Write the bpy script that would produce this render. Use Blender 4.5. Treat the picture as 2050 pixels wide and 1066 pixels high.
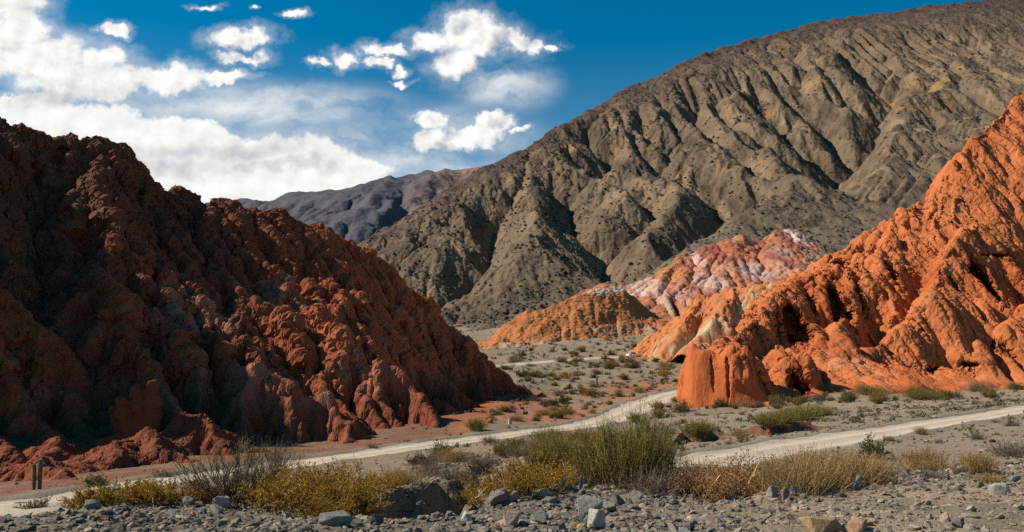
import bpy, math, random
import numpy as np

R = math.radians
sc = bpy.context.scene
for o in list(bpy.data.objects):
    bpy.data.objects.remove(o)

# ------------------------------------------------------------------ camera
LENS, PITCH = 32.0, 4.925
cam_d = bpy.data.cameras.new('camera')
cam_d.lens = LENS
cam_d.sensor_width = 36.0
cam_d.clip_start = 0.1
cam_d.clip_end = 60000.0
cam = bpy.data.objects.new('camera', cam_d)
sc.collection.objects.link(cam)
cam.location = (0, 0, 0)
cam.rotation_euler = (R(90 + PITCH), 0, 0)
sc.camera = cam

# ------------------------------------------------------------------ sun, sky, exposure
SUN_AZ, SUN_EL = -85.0, 40.0          # azimuth from +y towards +x, elevation
SUN_DIR = np.array([math.sin(R(SUN_AZ)) * math.cos(R(SUN_EL)), math.cos(R(SUN_AZ)) * math.cos(R(SUN_EL)), math.sin(R(SUN_EL))])
sun_d = bpy.data.lights.new('sun', 'SUN')
sun_d.energy = 5.0
sun_d.angle = R(0.5)
sun_d.color = (1.0, 0.91, 0.77)
sun = bpy.data.objects.new('sun', sun_d)
sc.collection.objects.link(sun)
from mathutils import Vector
sun.rotation_euler = Vector(SUN_DIR).to_track_quat('Z', 'Y').to_euler()
sc.view_settings.view_transform = 'Standard'
sc.view_settings.look = 'None'
sc.view_settings.exposure = 0.36
sc.view_settings.gamma = 1.0
sc.render.film_transparent = False
sc.cycles.max_bounces = 5
sc.cycles.diffuse_bounces = 2
sc.cycles.transparent_max_bounces = 8
sc.cycles.use_denoising = False

F = LENS / 36.0 * 2050.0
CP, SP = math.cos(R(PITCH)), math.sin(R(PITCH))

class NT:
    """small helper to write node trees"""
    def __init__(s, tree):
        s.t = tree; s.n = tree.nodes; s.l = tree.links
        s.n.clear()
    def add(s, typ, ins=None, **props):
        nd = s.n.new(typ)
        for k, v in props.items():
            setattr(nd, k, v)
        for k, v in (ins or {}).items():
            s.put(nd.inputs[k], v)
        return nd
    def put(s, sock, v):
        if isinstance(v, bpy.types.NodeSocket):
            s.l.new(v, sock)
        elif isinstance(v, bpy.types.Node):
            s.l.new(v.outputs[0], sock)
        else:
            if isinstance(v, tuple) and len(v) == 3 and sock.type == 'RGBA':
                v = v + (1,)
            sock.default_value = v
    def math(s, op, a, b=0.0, clamp=False):
        nd = s.n.new('ShaderNodeMath'); nd.operation = op; nd.use_clamp = clamp
        s.put(nd.inputs[0], a); s.put(nd.inputs[1], b)
        return nd.outputs[0]
    def smooth(s, v, lo, hi, a=0.0, b=1.0, typ='SMOOTHSTEP'):
        nd = s.n.new('ShaderNodeMapRange'); nd.interpolation_type = typ
        for i, w in enumerate((v, lo, hi, a, b)):
            s.put(nd.inputs[i], w)
        return nd.outputs[0]
    def vec(s, op, a, b=(0, 0, 0)):
        nd = s.n.new('ShaderNodeVectorMath'); nd.operation = op
        s.put(nd.inputs[0], a)
        if op != 'LENGTH':
            s.put(nd.inputs[1], b)
        return nd.outputs['Value'] if op in ('LENGTH', 'DOT_PRODUCT') else nd.outputs[0]
    def noise(s, vec, scale, detail=4.0, rough=0.55, dist=0.0, typ='FBM'):
        nd = s.n.new('ShaderNodeTexNoise'); nd.noise_type = typ
        s.put(nd.inputs['Vector'], vec)
        nd.inputs['Scale'].default_value = scale
        nd.inputs['Detail'].default_value = detail
        nd.inputs['Roughness'].default_value = rough
        nd.inputs['Distortion'].default_value = dist
        return nd.outputs[0]
    def mix(s, f, a, b, mode='MIX'):
        nd = s.n.new('ShaderNodeMix'); nd.data_type = 'RGBA'; nd.blend_type = mode
        s.put(nd.inputs['Factor'], f)
        for k, v in ((6, a), (7, b)):
            s.put(nd.inputs[k], v)
        return nd.outputs[2]

# ------------------------------------------------------------------ world: sky with clouds, laid out by direction
def uv_of(px, py):
    u, v = (px - 1025) / F, (533 - py) / F
    yc = CP - v * SP
    return u / yc, (SP + v * CP) / yc

world = bpy.data.worlds.new('World')
sc.world = world
world.use_nodes = True
W = NT(world.node_tree)
geo = W.add('ShaderNodeTexCoord').outputs['Generated']
sky = W.add('ShaderNodeTexSky', sky_type='NISHITA', sun_disc=False, sun_elevation=R(SUN_EL), sun_rotation=R(SUN_AZ),
            altitude=2400.0, air_density=1.0, dust_density=0.3, ozone_density=2.0)
sepg = W.add('ShaderNodeSeparateXYZ', {0: geo})
hs = W.add('ShaderNodeHueSaturation', {'Hue': 0.482, 'Saturation': W.smooth(sepg.outputs[2], 0.10, 0.36, 1.12, 1.5), 'Value': 1.0, 'Color': sky.outputs[0]})
sepd = W.add('ShaderNodeSeparateXYZ', {0: geo})
ydir = W.math('MAXIMUM', sepd.outputs[1], 0.02)
U = W.math('DIVIDE', sepd.outputs[0], ydir)
V = W.math('DIVIDE', sepd.outputs[2], ydir)
P2 = W.add('ShaderNodeCombineXYZ', {0: U, 1: V, 2: 0.0}).outputs[0]
# warp the cloud plane so that outlines billow
wn1 = W.add('ShaderNodeTexNoise', {'Vector': P2, 'Scale': 14.0, 'Detail': 5.0, 'Roughness': 0.6})
w1 = W.vec('MULTIPLY', W.vec('SUBTRACT', wn1.outputs['Color'], (0.5, 0.5, 0.5)), (0.07, 0.05, 0.0))
wn2 = W.add('ShaderNodeTexNoise', {'Vector': P2, 'Scale': 55.0, 'Detail': 5.0, 'Roughness': 0.65})
w2 = W.vec('MULTIPLY', W.vec('SUBTRACT', wn2.outputs['Color'], (0.5, 0.5, 0.5)), (0.022, 0.018, 0.0))
PW = W.vec('ADD', W.vec('ADD', P2, w1), w2)

def blobs(lst, base):
    out = None
    for (px, py, rx, ry) in lst:
        cu, cv = uv_of(px, py)
        d = W.vec('MULTIPLY', W.vec('SUBTRACT', base, (cu, cv, 0)), (F / rx, F / ry, 0.0))
        m = W.math('SUBTRACT', 1.0, W.vec('LENGTH', d))
        if out is None:
            out = m
        else:
            nd = W.n.new('ShaderNodeMath'); nd.operation = 'SMOOTH_MAX'
            W.put(nd.inputs[0], out); W.put(nd.inputs[1], m); nd.inputs[2].default_value = 0.25
            out = nd.outputs[0]
    return out

crisp = [(935, 55, 75, 45), (960, 85, 120, 45), (905, 125, 65, 42), (850, 75, 55, 28), (1050, 85, 45, 20), (1100, 85, 22, 8),
         (685, 115, 38, 24), (635, 122, 26, 12), (770, 98, 60, 18), (755, 125, 36, 14), (800, 140, 22, 12),
         (480, 80, 80, 28), (485, 115, 58, 15), (455, 145, 40, 15), (590, 33, 34, 13), (232, 66, 42, 18), (410, 10, 40, 9), (505, 22, 12, 7),
         (808, 160, 20, 6),
         (870, 240, 40, 28), (875, 280, 62, 28), (985, 245, 58, 24), (945, 265, 80, 26), (1040, 265, 30, 10)]
bank = [(35, 60, 80, 62), (85, 115, 140, 55), (215, 120, 60, 30), (330, 155, 110, 36), (170, 165, 180, 55), (20, 10, 90, 26), (445, 148, 60, 18)]
low = [(150, 265, 260, 75), (350, 270, 150, 50), (430, 330, 330, 80), (620, 340, 190, 60), (250, 360, 420, 90), (560, 395, 270, 50), (60, 205, 90, 30)]
fb = W.noise(P2, 26.0, 6.0, 0.62)
fs = W.noise(W.vec('ADD', P2, (-0.006, 0.010, 0)), 26.0, 3.0, 0.55)
fm = W.noise(P2, 26.0, 3.0, 0.55)
lit = W.math('SUBTRACT', fm, fs)                      # bright on the side of each billow that faces the sun
nb = W.math('MULTIPLY', W.math('SUBTRACT', fb, 0.5), 0.8)
fh = W.noise(P2, 70.0, 4.0, 0.65)
bc = W.math('ADD', blobs(crisp, PW), W.math('ADD', nb, W.math('MULTIPLY', W.math('SUBTRACT', fh, 0.5), 0.5)))
mc = W.math('MAXIMUM', W.smooth(bc, 0.0, 0.54), W.smooth(bc, -0.5, 0.5, 0.0, 0.30))
bb = W.math('ADD', blobs(bank, PW), nb)
mb = W.math('MAXIMUM', W.smooth(bb, 0.0, 0.5), W.smooth(bb, -0.5, 0.4, 0.0, 0.4))
bl = W.math('ADD', blobs(low, PW), W.math('MULTIPLY', nb, 0.85))
ml = W.math('MAXIMUM', W.smooth(bl, 0.0, 0.30), W.smooth(bl, -0.4, 0.3, 0.0, 0.45))
# thin high veil
pv = W.vec('MULTIPLY', PW, (0.55, 1.5, 1.0))
veil_n = W.noise(pv, 9.0, 6.0, 0.6)
veil_r = blobs([(250, 200, 330, 90), (560, 215, 330, 80), (850, 290, 330, 110), (1010, 170, 150, 80), (640, 320, 420, 120), (930, 350, 240, 70)], P2)
mv = W.math('MULTIPLY', W.smooth(veil_r, 0.0, 0.8), W.smooth(veil_n, 0.30, 0.72, 0.0, 0.85))
mask = W.math('MAXIMUM', W.math('MAXIMUM', mc, mb), W.math('MAXIMUM', ml, mv))
front = W.smooth(sepd.outputs[1], 0.05, 0.3)
mask = W.math('MULTIPLY', mask, front)
shade = W.math('ADD', 0.88, W.math('MULTIPLY', lit, W.smooth(W.math('SUBTRACT', mc, ml), -0.4, 0.8, 0.5, 1.5)))
grey_r = blobs([(430, 300, 210, 22), (300, 330, 200, 22), (560, 330, 160, 14), (160, 300, 120, 18), (120, 190, 160, 22), (885, 152, 60, 14), (930, 292, 90, 10), (500, 100, 60, 7), (480, 128, 50, 6)], PW)
shade = W.math('SUBTRACT', shade, W.math('MULTIPLY', W.smooth(grey_r, -0.5, 0.9), 0.22))
shade = W.math('MINIMUM', W.math('MAXIMUM', shade, 0.42), 0.95)
ccol = W.mix(W.smooth(shade, 0.4, 0.85), (0.80, 0.89, 1.0), (1.0, 0.985, 0.955))
bg1 = W.add('ShaderNodeBackground', {'Color': hs.outputs[0], 'Strength': 0.077})
bg2 = W.add('ShaderNodeBackground', {'Color': ccol, 'Strength': W.math('MULTIPLY', shade, 0.84)})
mx = W.add('ShaderNodeMixShader', {0: mask, 1: bg1.outputs[0], 2: bg2.outputs[0]})
W.add('ShaderNodeOutputWorld', {'Surface': mx.outputs[0]})
world.cycles.sampling_method = 'NONE'
# ------------------------------------------------------------------ number-crunching helpers (noise, erosion, splines)
def ray(px, py, d):
    """world point at depth d (metres along y) that the photograph shows at px, py"""
    u, v = uv_of(px, py)
    return (u * d, d, v * d)

_rs = np.random.RandomState(7)
_perm = np.concatenate([_rs.permutation(256)] * 3).astype(np.int32)
_g3 = _rs.normal(size=(256, 3)); _g3 /= np.linalg.norm(_g3, axis=1)[:, None]
_g3 = _g3.astype(np.float32)

def perlin(x, y, z):
    x = np.asarray(x, np.float32); y = np.asarray(y, np.float32); z = np.asarray(z, np.float32)
    xf, yf, zf = np.floor(x), np.floor(y), np.floor(z)
    xi, yi, zi = xf.astype(np.int32) & 255, yf.astype(np.int32) & 255, zf.astype(np.int32) & 255
    x = x - xf; y = y - yf; z = z - zf
    u = x * x * x * (x * (x * 6 - 15) + 10); v = y * y * y * (y * (y * 6 - 15) + 10); w = z * z * z * (z * (z * 6 - 15) + 10)
    def g(i, j, k):
        h = _perm[_perm[_perm[xi + i] + yi + j] + zi + k]
        q = _g3[h]
        return q[..., 0] * (x - i) + q[..., 1] * (y - j) + q[..., 2] * (z - k)
    a0 = g(0, 0, 0); a0 += u * (g(1, 0, 0) - a0)
    a1 = g(0, 1, 0); a1 += u * (g(1, 1, 0) - a1)
    a0 += v * (a1 - a0)
    b0 = g(0, 0, 1); b0 += u * (g(1, 0, 1) - b0)
    b1 = g(0, 1, 1); b1 += u * (g(1, 1, 1) - b1)
    b0 += v * (b1 - b0)
    return (a0 + w * (b0 - a0)) * 1.5

def fbm(x, y, z, size, octs, gain=0.5, mode='f', seed=0.0):
    """sum of noise octaves; size = wavelength of the first one.  f smooth, b rounded lumps, r sharp ridges"""
    f = 1.0 / size
    out, amp = 0.0, 1.0
    for o in range(octs):
        s = seed + 17.3 * o
        n = perlin(x * f + s, y * f - s * 0.7, z * f + s * 1.3)
        if mode == 'b':
            n = 2.0 * np.sqrt(n * n + 0.002) - 0.6
        elif mode == 'r':
            n = 1.0 - 2.0 * np.abs(n)
        out = out + amp * n
        amp *= gain; f *= 2.07
    return out

_pt = _rs.rand(256, 3).astype(np.float32)
def cells(x, y, z, size, seed=0.0):
    """angular broken-rock pattern: 0 at the joints between blocks, towards 1 on each block"""
    x = np.asarray(x, np.float32) / size + seed; y = np.asarray(y, np.float32) / size - seed; z = np.asarray(z, np.float32) / size + seed * 0.7
    xb, yb, zb = np.floor(x - 0.5), np.floor(y - 0.5), np.floor(z - 0.5)
    f1 = np.full(x.shape, 9.0, np.float32); f2 = f1.copy(); lv = f1 * 0
    for i in (0, 1):
        for j in (0, 1):
            for k in (0, 1):
                cx, cy, cz = xb + i, yb + j, zb + k
                h = _perm[_perm[_perm[cx.astype(np.int32) & 255] + (cy.astype(np.int32) & 255)] + (cz.astype(np.int32) & 255)]
                p = _pt[h]
                d = (cx + 0.2 + 0.6 * p[..., 0] - x) ** 2 + (cy + 0.2 + 0.6 * p[..., 1] - y) ** 2 + (cz + 0.2 + 0.6 * p[..., 2] - z) ** 2
                n = d < f1
                f2 = np.where(n, f1, np.minimum(f2, d)); lv = np.where(n, p[..., 0], lv); f1 = np.where(n, d, f1)
    e = np.sqrt(f2) - np.sqrt(f1)
    return np.minimum(e * 2.2, 1.0) * (0.55 + 0.9 * lv)

def facets(x, y, z, size, seed=0.0, tilt=1.6):
    """broken rock: every block of the pattern is a flat face, tilted and set back by its own amount, with sharp ledges between"""
    x = np.asarray(x, np.float32) / size + seed; y = np.asarray(y, np.float32) / size - seed; z = np.asarray(z, np.float32) / size + seed * 0.7
    xb, yb, zb = np.floor(x - 0.5), np.floor(y - 0.5), np.floor(z - 0.5)
    f1 = np.full(x.shape, 9.0, np.float32); out = f1 * 0
    for i in (0, 1):
        for j in (0, 1):
            for k in (0, 1):
                cx, cy, cz = xb + i, yb + j, zb + k
                h = _perm[_perm[_perm[cx.astype(np.int32) & 255] + (cy.astype(np.int32) & 255)] + (cz.astype(np.int32) & 255)]
                p = _pt[h]; q = _g3[(h + 91) & 255]
                dx, dy, dz = x - (cx + 0.2 + 0.6 * p[..., 0]), y - (cy + 0.2 + 0.6 * p[..., 1]), z - (cz + 0.2 + 0.6 * p[..., 2])
                d = dx * dx + dy * dy + dz * dz
                n = d < f1
                v = (p[..., 2] - 0.5) * 1.1 + tilt * (q[..., 0] * dx + q[..., 1] * dy + q[..., 2] * dz)
                out = np.where(n, v, out); f1 = np.where(n, d, f1)
    return out

def sstep(a, b, x):
    t = np.clip((x - a) / (b - a), 0, 1)
    return t * t * (3 - 2 * t)

def catmull(pts, n):
    p = np.array(pts, float)
    p = np.vstack([2 * p[0] - p[1], p, 2 * p[-1] - p[-2]])
    out = []
    for i in range(1, len(p) - 2):
        for t in np.linspace(0, 1, n, endpoint=False):
            out.append(0.5 * ((2 * p[i]) + (-p[i - 1] + p[i + 1]) * t + (2 * p[i - 1] - 5 * p[i] + 4 * p[i + 1] - p[i + 2]) * t * t
                              + (-p[i - 1] + 3 * p[i] - 3 * p[i + 1] + p[i + 2]) * t ** 3))
    out.append(p[-2])
    return np.array(out)

def line_dist(x, y, pts):
    """distance of x, y to a polyline and how far along it (0..1) the nearest point lies"""
    best = np.full(x.shape, 1e9, np.float32); par = np.zeros(x.shape, np.float32)
    n = len(pts) - 1
    for i in range(n):
        ax, ay = pts[i][:2]; bx, by = pts[i + 1][:2]
        dx, dy = bx - ax, by - ay
        t = np.clip(((x - ax) * dx + (y - ay) * dy) / (dx * dx + dy * dy + 1e-9), 0, 1)
        d = np.hypot(x - ax - t * dx, y - ay - t * dy)
        m = d < best
        best = np.where(m, d, best); par = np.where(m, (i + t) / n, par)
    return best, par

def poly_sd(x, y, poly):
    """signed distance to a polygon, negative inside"""
    d, _ = line_dist(x, y, list(poly) + [poly[0]])
    ins = np.zeros(x.shape, bool)
    n = len(poly)
    for i in range(n):
        x1, y1 = poly[i][:2]; x2, y2 = poly[(i + 1) % n][:2]
        c = ((y1 > y) != (y2 > y)) & (x < (x2 - x1) * (y - y1) / (y2 - y1 + 1e-12) + x1)
        ins ^= c
    return np.where(ins, -d, d)

_D8 = [(-1, -1), (-1, 0), (-1, 1), (0, -1), (0, 1), (1, -1), (1, 0), (1, 1)]
def erode(z, cell, steps, K, m=0.45, talus=None, mask=1.0, A=None, seed=1, floor=None):
    """rain-cut gullies: each step every cell drains to its steepest neighbour and is cut by what drains through it"""
    ny, nx = z.shape
    rs = np.random.RandomState(seed)
    idx = np.arange(ny * nx).reshape(ny, nx)
    jit = [1.0 + 0.22 * (rs.rand(ny, nx) - 0.5).astype(np.float32) for _ in _D8]
    z = z.astype(np.float32).copy()
    if A is None:
        A = np.full(z.shape, cell * cell, np.float32)
    for it in range(steps):
        zp = np.pad(z, 1, mode='edge')
        best = np.zeros_like(z); rec = idx.copy(); dist = np.full_like(z, cell)
        for (dj, di), jt in zip(_D8, jit):
            L = cell * (1.41421 if dj and di else 1.0)
            s = (z - zp[1 + dj:1 + dj + ny, 1 + di:1 + di + nx]) / L * jt
            b = s > best
            best = np.where(b, s, best)
            rec = np.where(b, idx + dj * nx + di, rec)
            dist = np.where(b, L, dist)
        flow = rec != idx
        A = cell * cell + np.bincount(rec[flow], weights=A[flow], minlength=nx * ny).reshape(ny, nx).astype(np.float32)
        zr = z.ravel()[rec]
        f = K * mask * A ** m / dist
        zn = np.where(flow, (z + f * zr) / (1 + f), z)
        if talus is not None:
            ex = np.maximum(best - talus, 0) * dist * 0.25 * np.minimum(mask, 1.0)
            zn = zn - ex + np.bincount(rec.ravel(), weights=ex.ravel(), minlength=nx * ny).reshape(ny, nx).astype(np.float32)
        if floor is not None:
            zn = np.maximum(zn, floor)
        z = zn
    return z, A

def up2(z):
    """double a grid smoothly"""
    def ax0(q):
        p = np.pad(q, ((1, 2), (0, 0)), mode='edge')
        mid = (-p[:-3] + 9 * p[1:-2] + 9 * p[2:-1] - p[3:]) / 16
        o = np.empty((2 * q.shape[0] - 1, q.shape[1]), q.dtype)
        o[0::2] = q; o[1::2] = mid[:-1]
        return o
    return ax0(ax0(z).T).T

def sample(grid, x0, y0, cell, x, y):
    """cubic look-up in a grid"""
    ny, nx = grid.shape
    fx = np.clip((x - x0) / cell, 1, nx - 3.001); fy = np.clip((y - y0) / cell, 1, ny - 3.001)
    ix = fx.astype(np.int32); iy = fy.astype(np.int32)
    tx = (fx - ix).astype(np.float32); ty = (fy - iy).astype(np.float32)
    def wt(t):
        return (-0.5 * t + t * t - 0.5 * t ** 3, 1 - 2.5 * t * t + 1.5 * t ** 3, 0.5 * t + 2 * t * t - 1.5 * t ** 3, -0.5 * t * t + 0.5 * t ** 3)
    wx, wy = wt(tx), wt(ty)
    out = 0
    for j in range(4):
        row = 0
        for i in range(4):
            row = row + wx[i] * grid[iy + j - 1, ix + i - 1]
        out = out + wy[j] * row
    return out

# ------------------------------------------------------------------ the lie of the land
# heights the photograph fixes: picture position and the distance at which the ground shows there
_ctl = [(-200, 1066, 12), (300, 1066, 12), (800, 1066, 12), (1300, 1066, 12), (1800, 1066, 11.5), (2250, 1066, 11),
        (-100, 1150, 8), (1000, 1150, 8), (2150, 1150, 8),
        (-200, 1025, 17), (100, 1022, 17), (350, 1010, 18.5), (650, 1030, 16), (850, 1030, 15.5), (1000, 1005, 18), (1200, 985, 20), (1450, 990, 20), (1750, 975, 20), (2050, 985, 17), (2250, 985, 17),
        (120, 1003, 36), (-150, 1020, 36), (300, 985, 34), (500, 970, 32), (-200, 1000, 44), (75, 978, 45), (330, 950, 51), (600, 925, 59), (900, 885, 75), (1080, 865, 86), (1200, 848, 97), (1300, 805, 132), (1370, 784, 155),
        (700, 950, 42), (900, 925, 45), (1050, 905, 50), (1200, 900, 48), (1000, 950, 30), (1250, 940, 30), (1450, 935, 30), (1650, 930, 29),
        (1100, 815, 125), (1085, 790, 155), (1200, 770, 190), (1010, 732, 250), (1265, 715, 290), (1390, 712, 295), (1150, 700, 330),
        (970, 701, 385), (1150, 675, 430), (1320, 650, 480), (700, 690, 420), (400, 690, 420), (0, 690, 420), (1700, 640, 480), (2200, 640, 480),
        (950, 662, 600), (1300, 600, 620), (1700, 590, 620), (2200, 590, 620), (500, 660, 640),
        (2050, 820, 62), (2250, 800, 66), (1900, 843, 56), (1750, 868, 49), (1620, 885, 44), (1520, 900, 40), (2050, 880, 38), (2200, 900, 32), (1850, 910, 34), (2050, 935, 24),
        (1400, 860, 68), (1600, 832, 78), (1750, 815, 84), (1440, 815, 112), (1500, 812, 115), (1640, 788, 118), (1880, 780, 126), (2050, 776, 130), (2250, 770, 132), (1280, 870, 72),
        (300, 900, 75), (0, 950, 60), (-300, 950, 60), (-300, 800, 140), (300, 800, 140)]
_cp = np.array([ray(*c) for c in _ctl])
_cu = np.stack([_cp[:, 0] / _cp[:, 1] * 2.2, np.log(_cp[:, 1])], 1)
_cq = _cp[:, 2] / _cp[:, 1]
def _tpsk(r2):
    return 0.5 * r2 * np.log(r2 + 1e-9)
_n = len(_cu)
_M = np.zeros((_n + 3, _n + 3))
_M[:_n, :_n] = _tpsk(((_cu[:, None] - _cu[None]) ** 2).sum(-1)) + np.eye(_n) * 2e-3
_M[:_n, _n] = 1; _M[:_n, _n + 1:] = _cu; _M[_n, :_n] = 1; _M[_n + 1:, :_n] = _cu.T
_wt = np.linalg.solve(_M, np.concatenate([_cq, [0, 0, 0]]))

def ground_smooth(x, y):
    x = np.asarray(x, float); y = np.maximum(np.asarray(y, float), 3.0)
    a, l = x / y * 2.2, np.log(y)
    q = _wt[_n] + _wt[_n + 1] * a + _wt[_n + 2] * l
    for i in range(_n):
        q = q + _wt[i] * _tpsk((a - _cu[i, 0]) ** 2 + (l - _cu[i, 1]) ** 2)
    return q * y

def hit(fun, px, py, ys):
    """first point where the sight line through px, py meets a height function"""
    u, v = uv_of(px, py)
    h = fun(u * ys, ys)
    k = np.nonzero(v * ys < h)[0]
    i = k[0] if len(k) else len(ys) - 1
    if i == 0:
        return (u * ys[0], ys[0], float(h[0]))
    g0 = v * ys[i - 1] - h[i - 1]; g1 = v * ys[i] - h[i]
    t = g0 / (g0 - g1 + 1e-12)
    y = ys[i - 1] + t * (ys[i] - ys[i - 1])
    return (u * y, y, v * y)

_ysg = np.geomspace(6, 700, 900)
_cache = {}
def on_ground(px, py):
    k = (px, py)
    if k not in _cache:
        _cache[k] = hit(ground_smooth, px, py, _ysg)
    return _cache[k]

road_px = [(-260, 1040), (20, 1012), (130, 1000), (300, 968), (470, 945), (600, 927), (760, 906), (900, 886), (1060, 866), (1180, 850), (1240, 833), (1290, 809), (1335, 792), (1390, 779), (1440, 772)]
side_px = [(1330, 940), (1400, 930), (1480, 912), (1560, 898), (1640, 885), (1750, 868), (1850, 852), (1950, 836), (2060, 818), (2200, 796), (2350, 778)]
far_px = [(880, 748), (1000, 733), (1090, 725), (1180, 718), (1265, 714.5), (1330, 713), (1400, 711.5), (1480, 710)]
ROADS = []
for pts, hw in ((road_px, 2.9), (side_px, 2.3), (far_px, 3.4)):
    w = np.array([on_ground(*p)[:2] for p in pts])
    ROADS.append((catmull(w, 8), hw))

wash_px = [(1120, 885), (1040, 905), (960, 940), (905, 970), (850, 1002), (800, 1020)]
WASH = catmull(np.array([on_ground(*p)[:2] for p in wash_px]), 6)
cut1 = np.array([on_ground(*p)[:2] for p in [(1342, 890), (1370, 882), (1410, 880), (1440, 872)]])
cut2 = np.array([on_ground(*p)[:2] for p in [(1470, 872), (1540, 868), (1590, 862), (1650, 858)]])

def ground(x, y):
    x = np.asarray(x, np.float32); y = np.asarray(y, np.float32)
    z = ground_smooth(x, y).astype(np.float32)
    zz = np.zeros_like(x)
    rd = np.full(x.shape, 1e9, np.float32)
    for pts, hw in ROADS:
        d, _ = line_dist(x, y, pts)
        rd = np.minimum(rd, d - hw)
    off = sstep(0.0, 5.0, rd)
    far = np.clip(y / 60.0, 0.25, 3.0)
    z = z + off * far * (0.30 * fbm(x, y, zz, 14.0, 3) + 0.06 * fbm(x, y, zz, 2.2, 3, seed=4.0))
    z = z + 0.05 * fbm(x, y, zz, 1.3, 3, seed=9.0) * np.clip(rd, 0, 1)
    z = z + 0.16 * fbm(x, y, zz, 3.2, 3, mode='b', seed=15.0) * (1 - sstep(20, 26, y)) * sstep(7, 11, y)
    # low graded banks beside the roads, the roadway itself a little sunk
    z = z + 0.22 * np.exp(-((rd - 0.7) / 0.6) ** 2) * (0.6 + 0.6 * fbm(x, y, zz, 4.0, 2, seed=2.0)) - 0.12 * (1 - sstep(-0.6, 0.5, rd))
    # stony wash that has cut into the near bank
    d, t = line_dist(x, y, WASH)
    wd = 0.5 + 1.0 * sstep(0.25, 0.8, t)
    dep = 0.12 + 1.9 * sstep(0.2, 0.75, t) * (1 - 0.6 * sstep(0.93, 1.0, t))
    dn = d + 0.55 * fbm(x, y, zz, 1.5, 4, gain=0.6, seed=5.0)
    z = z - dep * (1 - sstep(wd * 0.15, wd * 1.15, dn))
    # small undercut earth banks by the side road
    for c, hgt in ((cut1, 0.5), (cut2, 0.4)):
        d, t = line_dist(x, y, c)
        cy = np.interp(x, c[:, 0], c[:, 1])
        s = y - cy + 0.5 * fbm(x, y, zz, 1.6, 3, seed=3.0)
        end = sstep(0, 1.2, np.minimum(x - c[0, 0], c[-1, 0] - x))
        z = z + end * hgt * (sstep(-0.15, 0.25, s) * (1 - sstep(0.6, 5.0, s)) - 0.9 * sstep(-3.0, -0.2, s) * (1 - sstep(-0.2, 0.1, s)))
    return z
# ------------------------------------------------------------------ hills: base shapes through foot, shoulder and crest lines
class Hill:
    def __init__(s, curves, shape, front=0.8, back=0.8, drop=2.5):
        s.drop = drop
        s.c = []
        for cv in curves:
            w = []
            for p in cv:
                q = ray(*p) if len(p) == 3 else on_ground(*p[:2])
                if len(p) == 4:
                    q = ray(p[0], p[1], p[3]); q = (q[0], q[1], float(ground_smooth(np.array([q[0]]), np.array([q[1]]))[0]) + p[2])
                w.append(q)
            w = np.array(w); a = w[:, 0] / w[:, 1]; o = np.argsort(a)
            s.c.append((a[o], w[o, 1], w[o, 2]))
        s.shape = shape; s.front = front; s.back = back
        s.a1 = s.c[-1][0][-1]; s.a0 = s.c[-1][0][0]
        s.ribs = []; s.blocks = []; s.end = 2.0
    def lines(s, a):
        ys, zs = [], []
        for k, (ak, yk, zk) in enumerate(s.c):
            y = np.interp(a, ak, yk); z = np.interp(a, ak, zk)
            if k:
                y = np.maximum(y, ys[-1] + 0.3)
            ys.append(y); zs.append(z)
        return ys, zs
    def rib(s, pts, slope, top=0.0, wob=0.0, cap=0.0):
        s.ribs.append((np.array([ray(*p) for p in pts]) + np.array([0, 0, top]), slope, wob, cap))
    def base(s, x, y):
        a = x / y
        ys, zs = s.lines(a)
        z = zs[0] - np.minimum(s.front * np.maximum(ys[0] - y, 0), s.drop)
        for k in range(len(ys) - 1):
            t = np.clip((y - ys[k]) / (ys[k + 1] - ys[k]), 0, 1)
            z = np.where(y > ys[k], zs[k] + (zs[k + 1] - zs[k]) * t ** s.shape[k], z)
        z = np.where(y > ys[-1], zs[-1] - s.back * (y - ys[-1]), z)
        z = z - s.end * (np.maximum(a - s.a1, 0) + np.maximum(s.a0 - a, 0)) * y
        for pts, slope, wob, cap in s.ribs:
            xq, yq = x, y
            if wob:
                q = np.zeros_like(x)
                xq = x + wob * fbm(x, y, q, wob * 5, 3, seed=11.0); yq = y + wob * fbm(x, y, q, wob * 5, 3, seed=12.0)
            d, t = line_dist(xq, yq, pts)
            zr = np.interp(t, np.linspace(0, 1, len(pts)), pts[:, 2]) - slope * np.maximum(np.sqrt(d * d + cap * cap) - cap, 0)
            k = 0.6 + 0.002 * y
            hh = np.clip(0.5 + 0.5 * (zr - z) / k, 0, 1)
            z = z + (zr - z) * hh + k * hh * (1 - hh)
        for pl, bx, bz, wd in s.blocks:
            q = np.zeros_like(x)
            sd = poly_sd(x, y, pl) + 0.5 * fbm(x, y, q, 3.0, 3, seed=13.0) - 0.3
            top = np.interp(x, bx, bz) + 1.1 * fbm(x, y, q, 2.6, 3, mode='b', seed=14.0)
            zb = -9.5 + (top + 9.5) * (1 - sstep(-wd * 0.6, wd * 0.6, sd))
            z = np.where(sd < wd * 0.6, np.maximum(z, zb), z)
        return z

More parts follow.
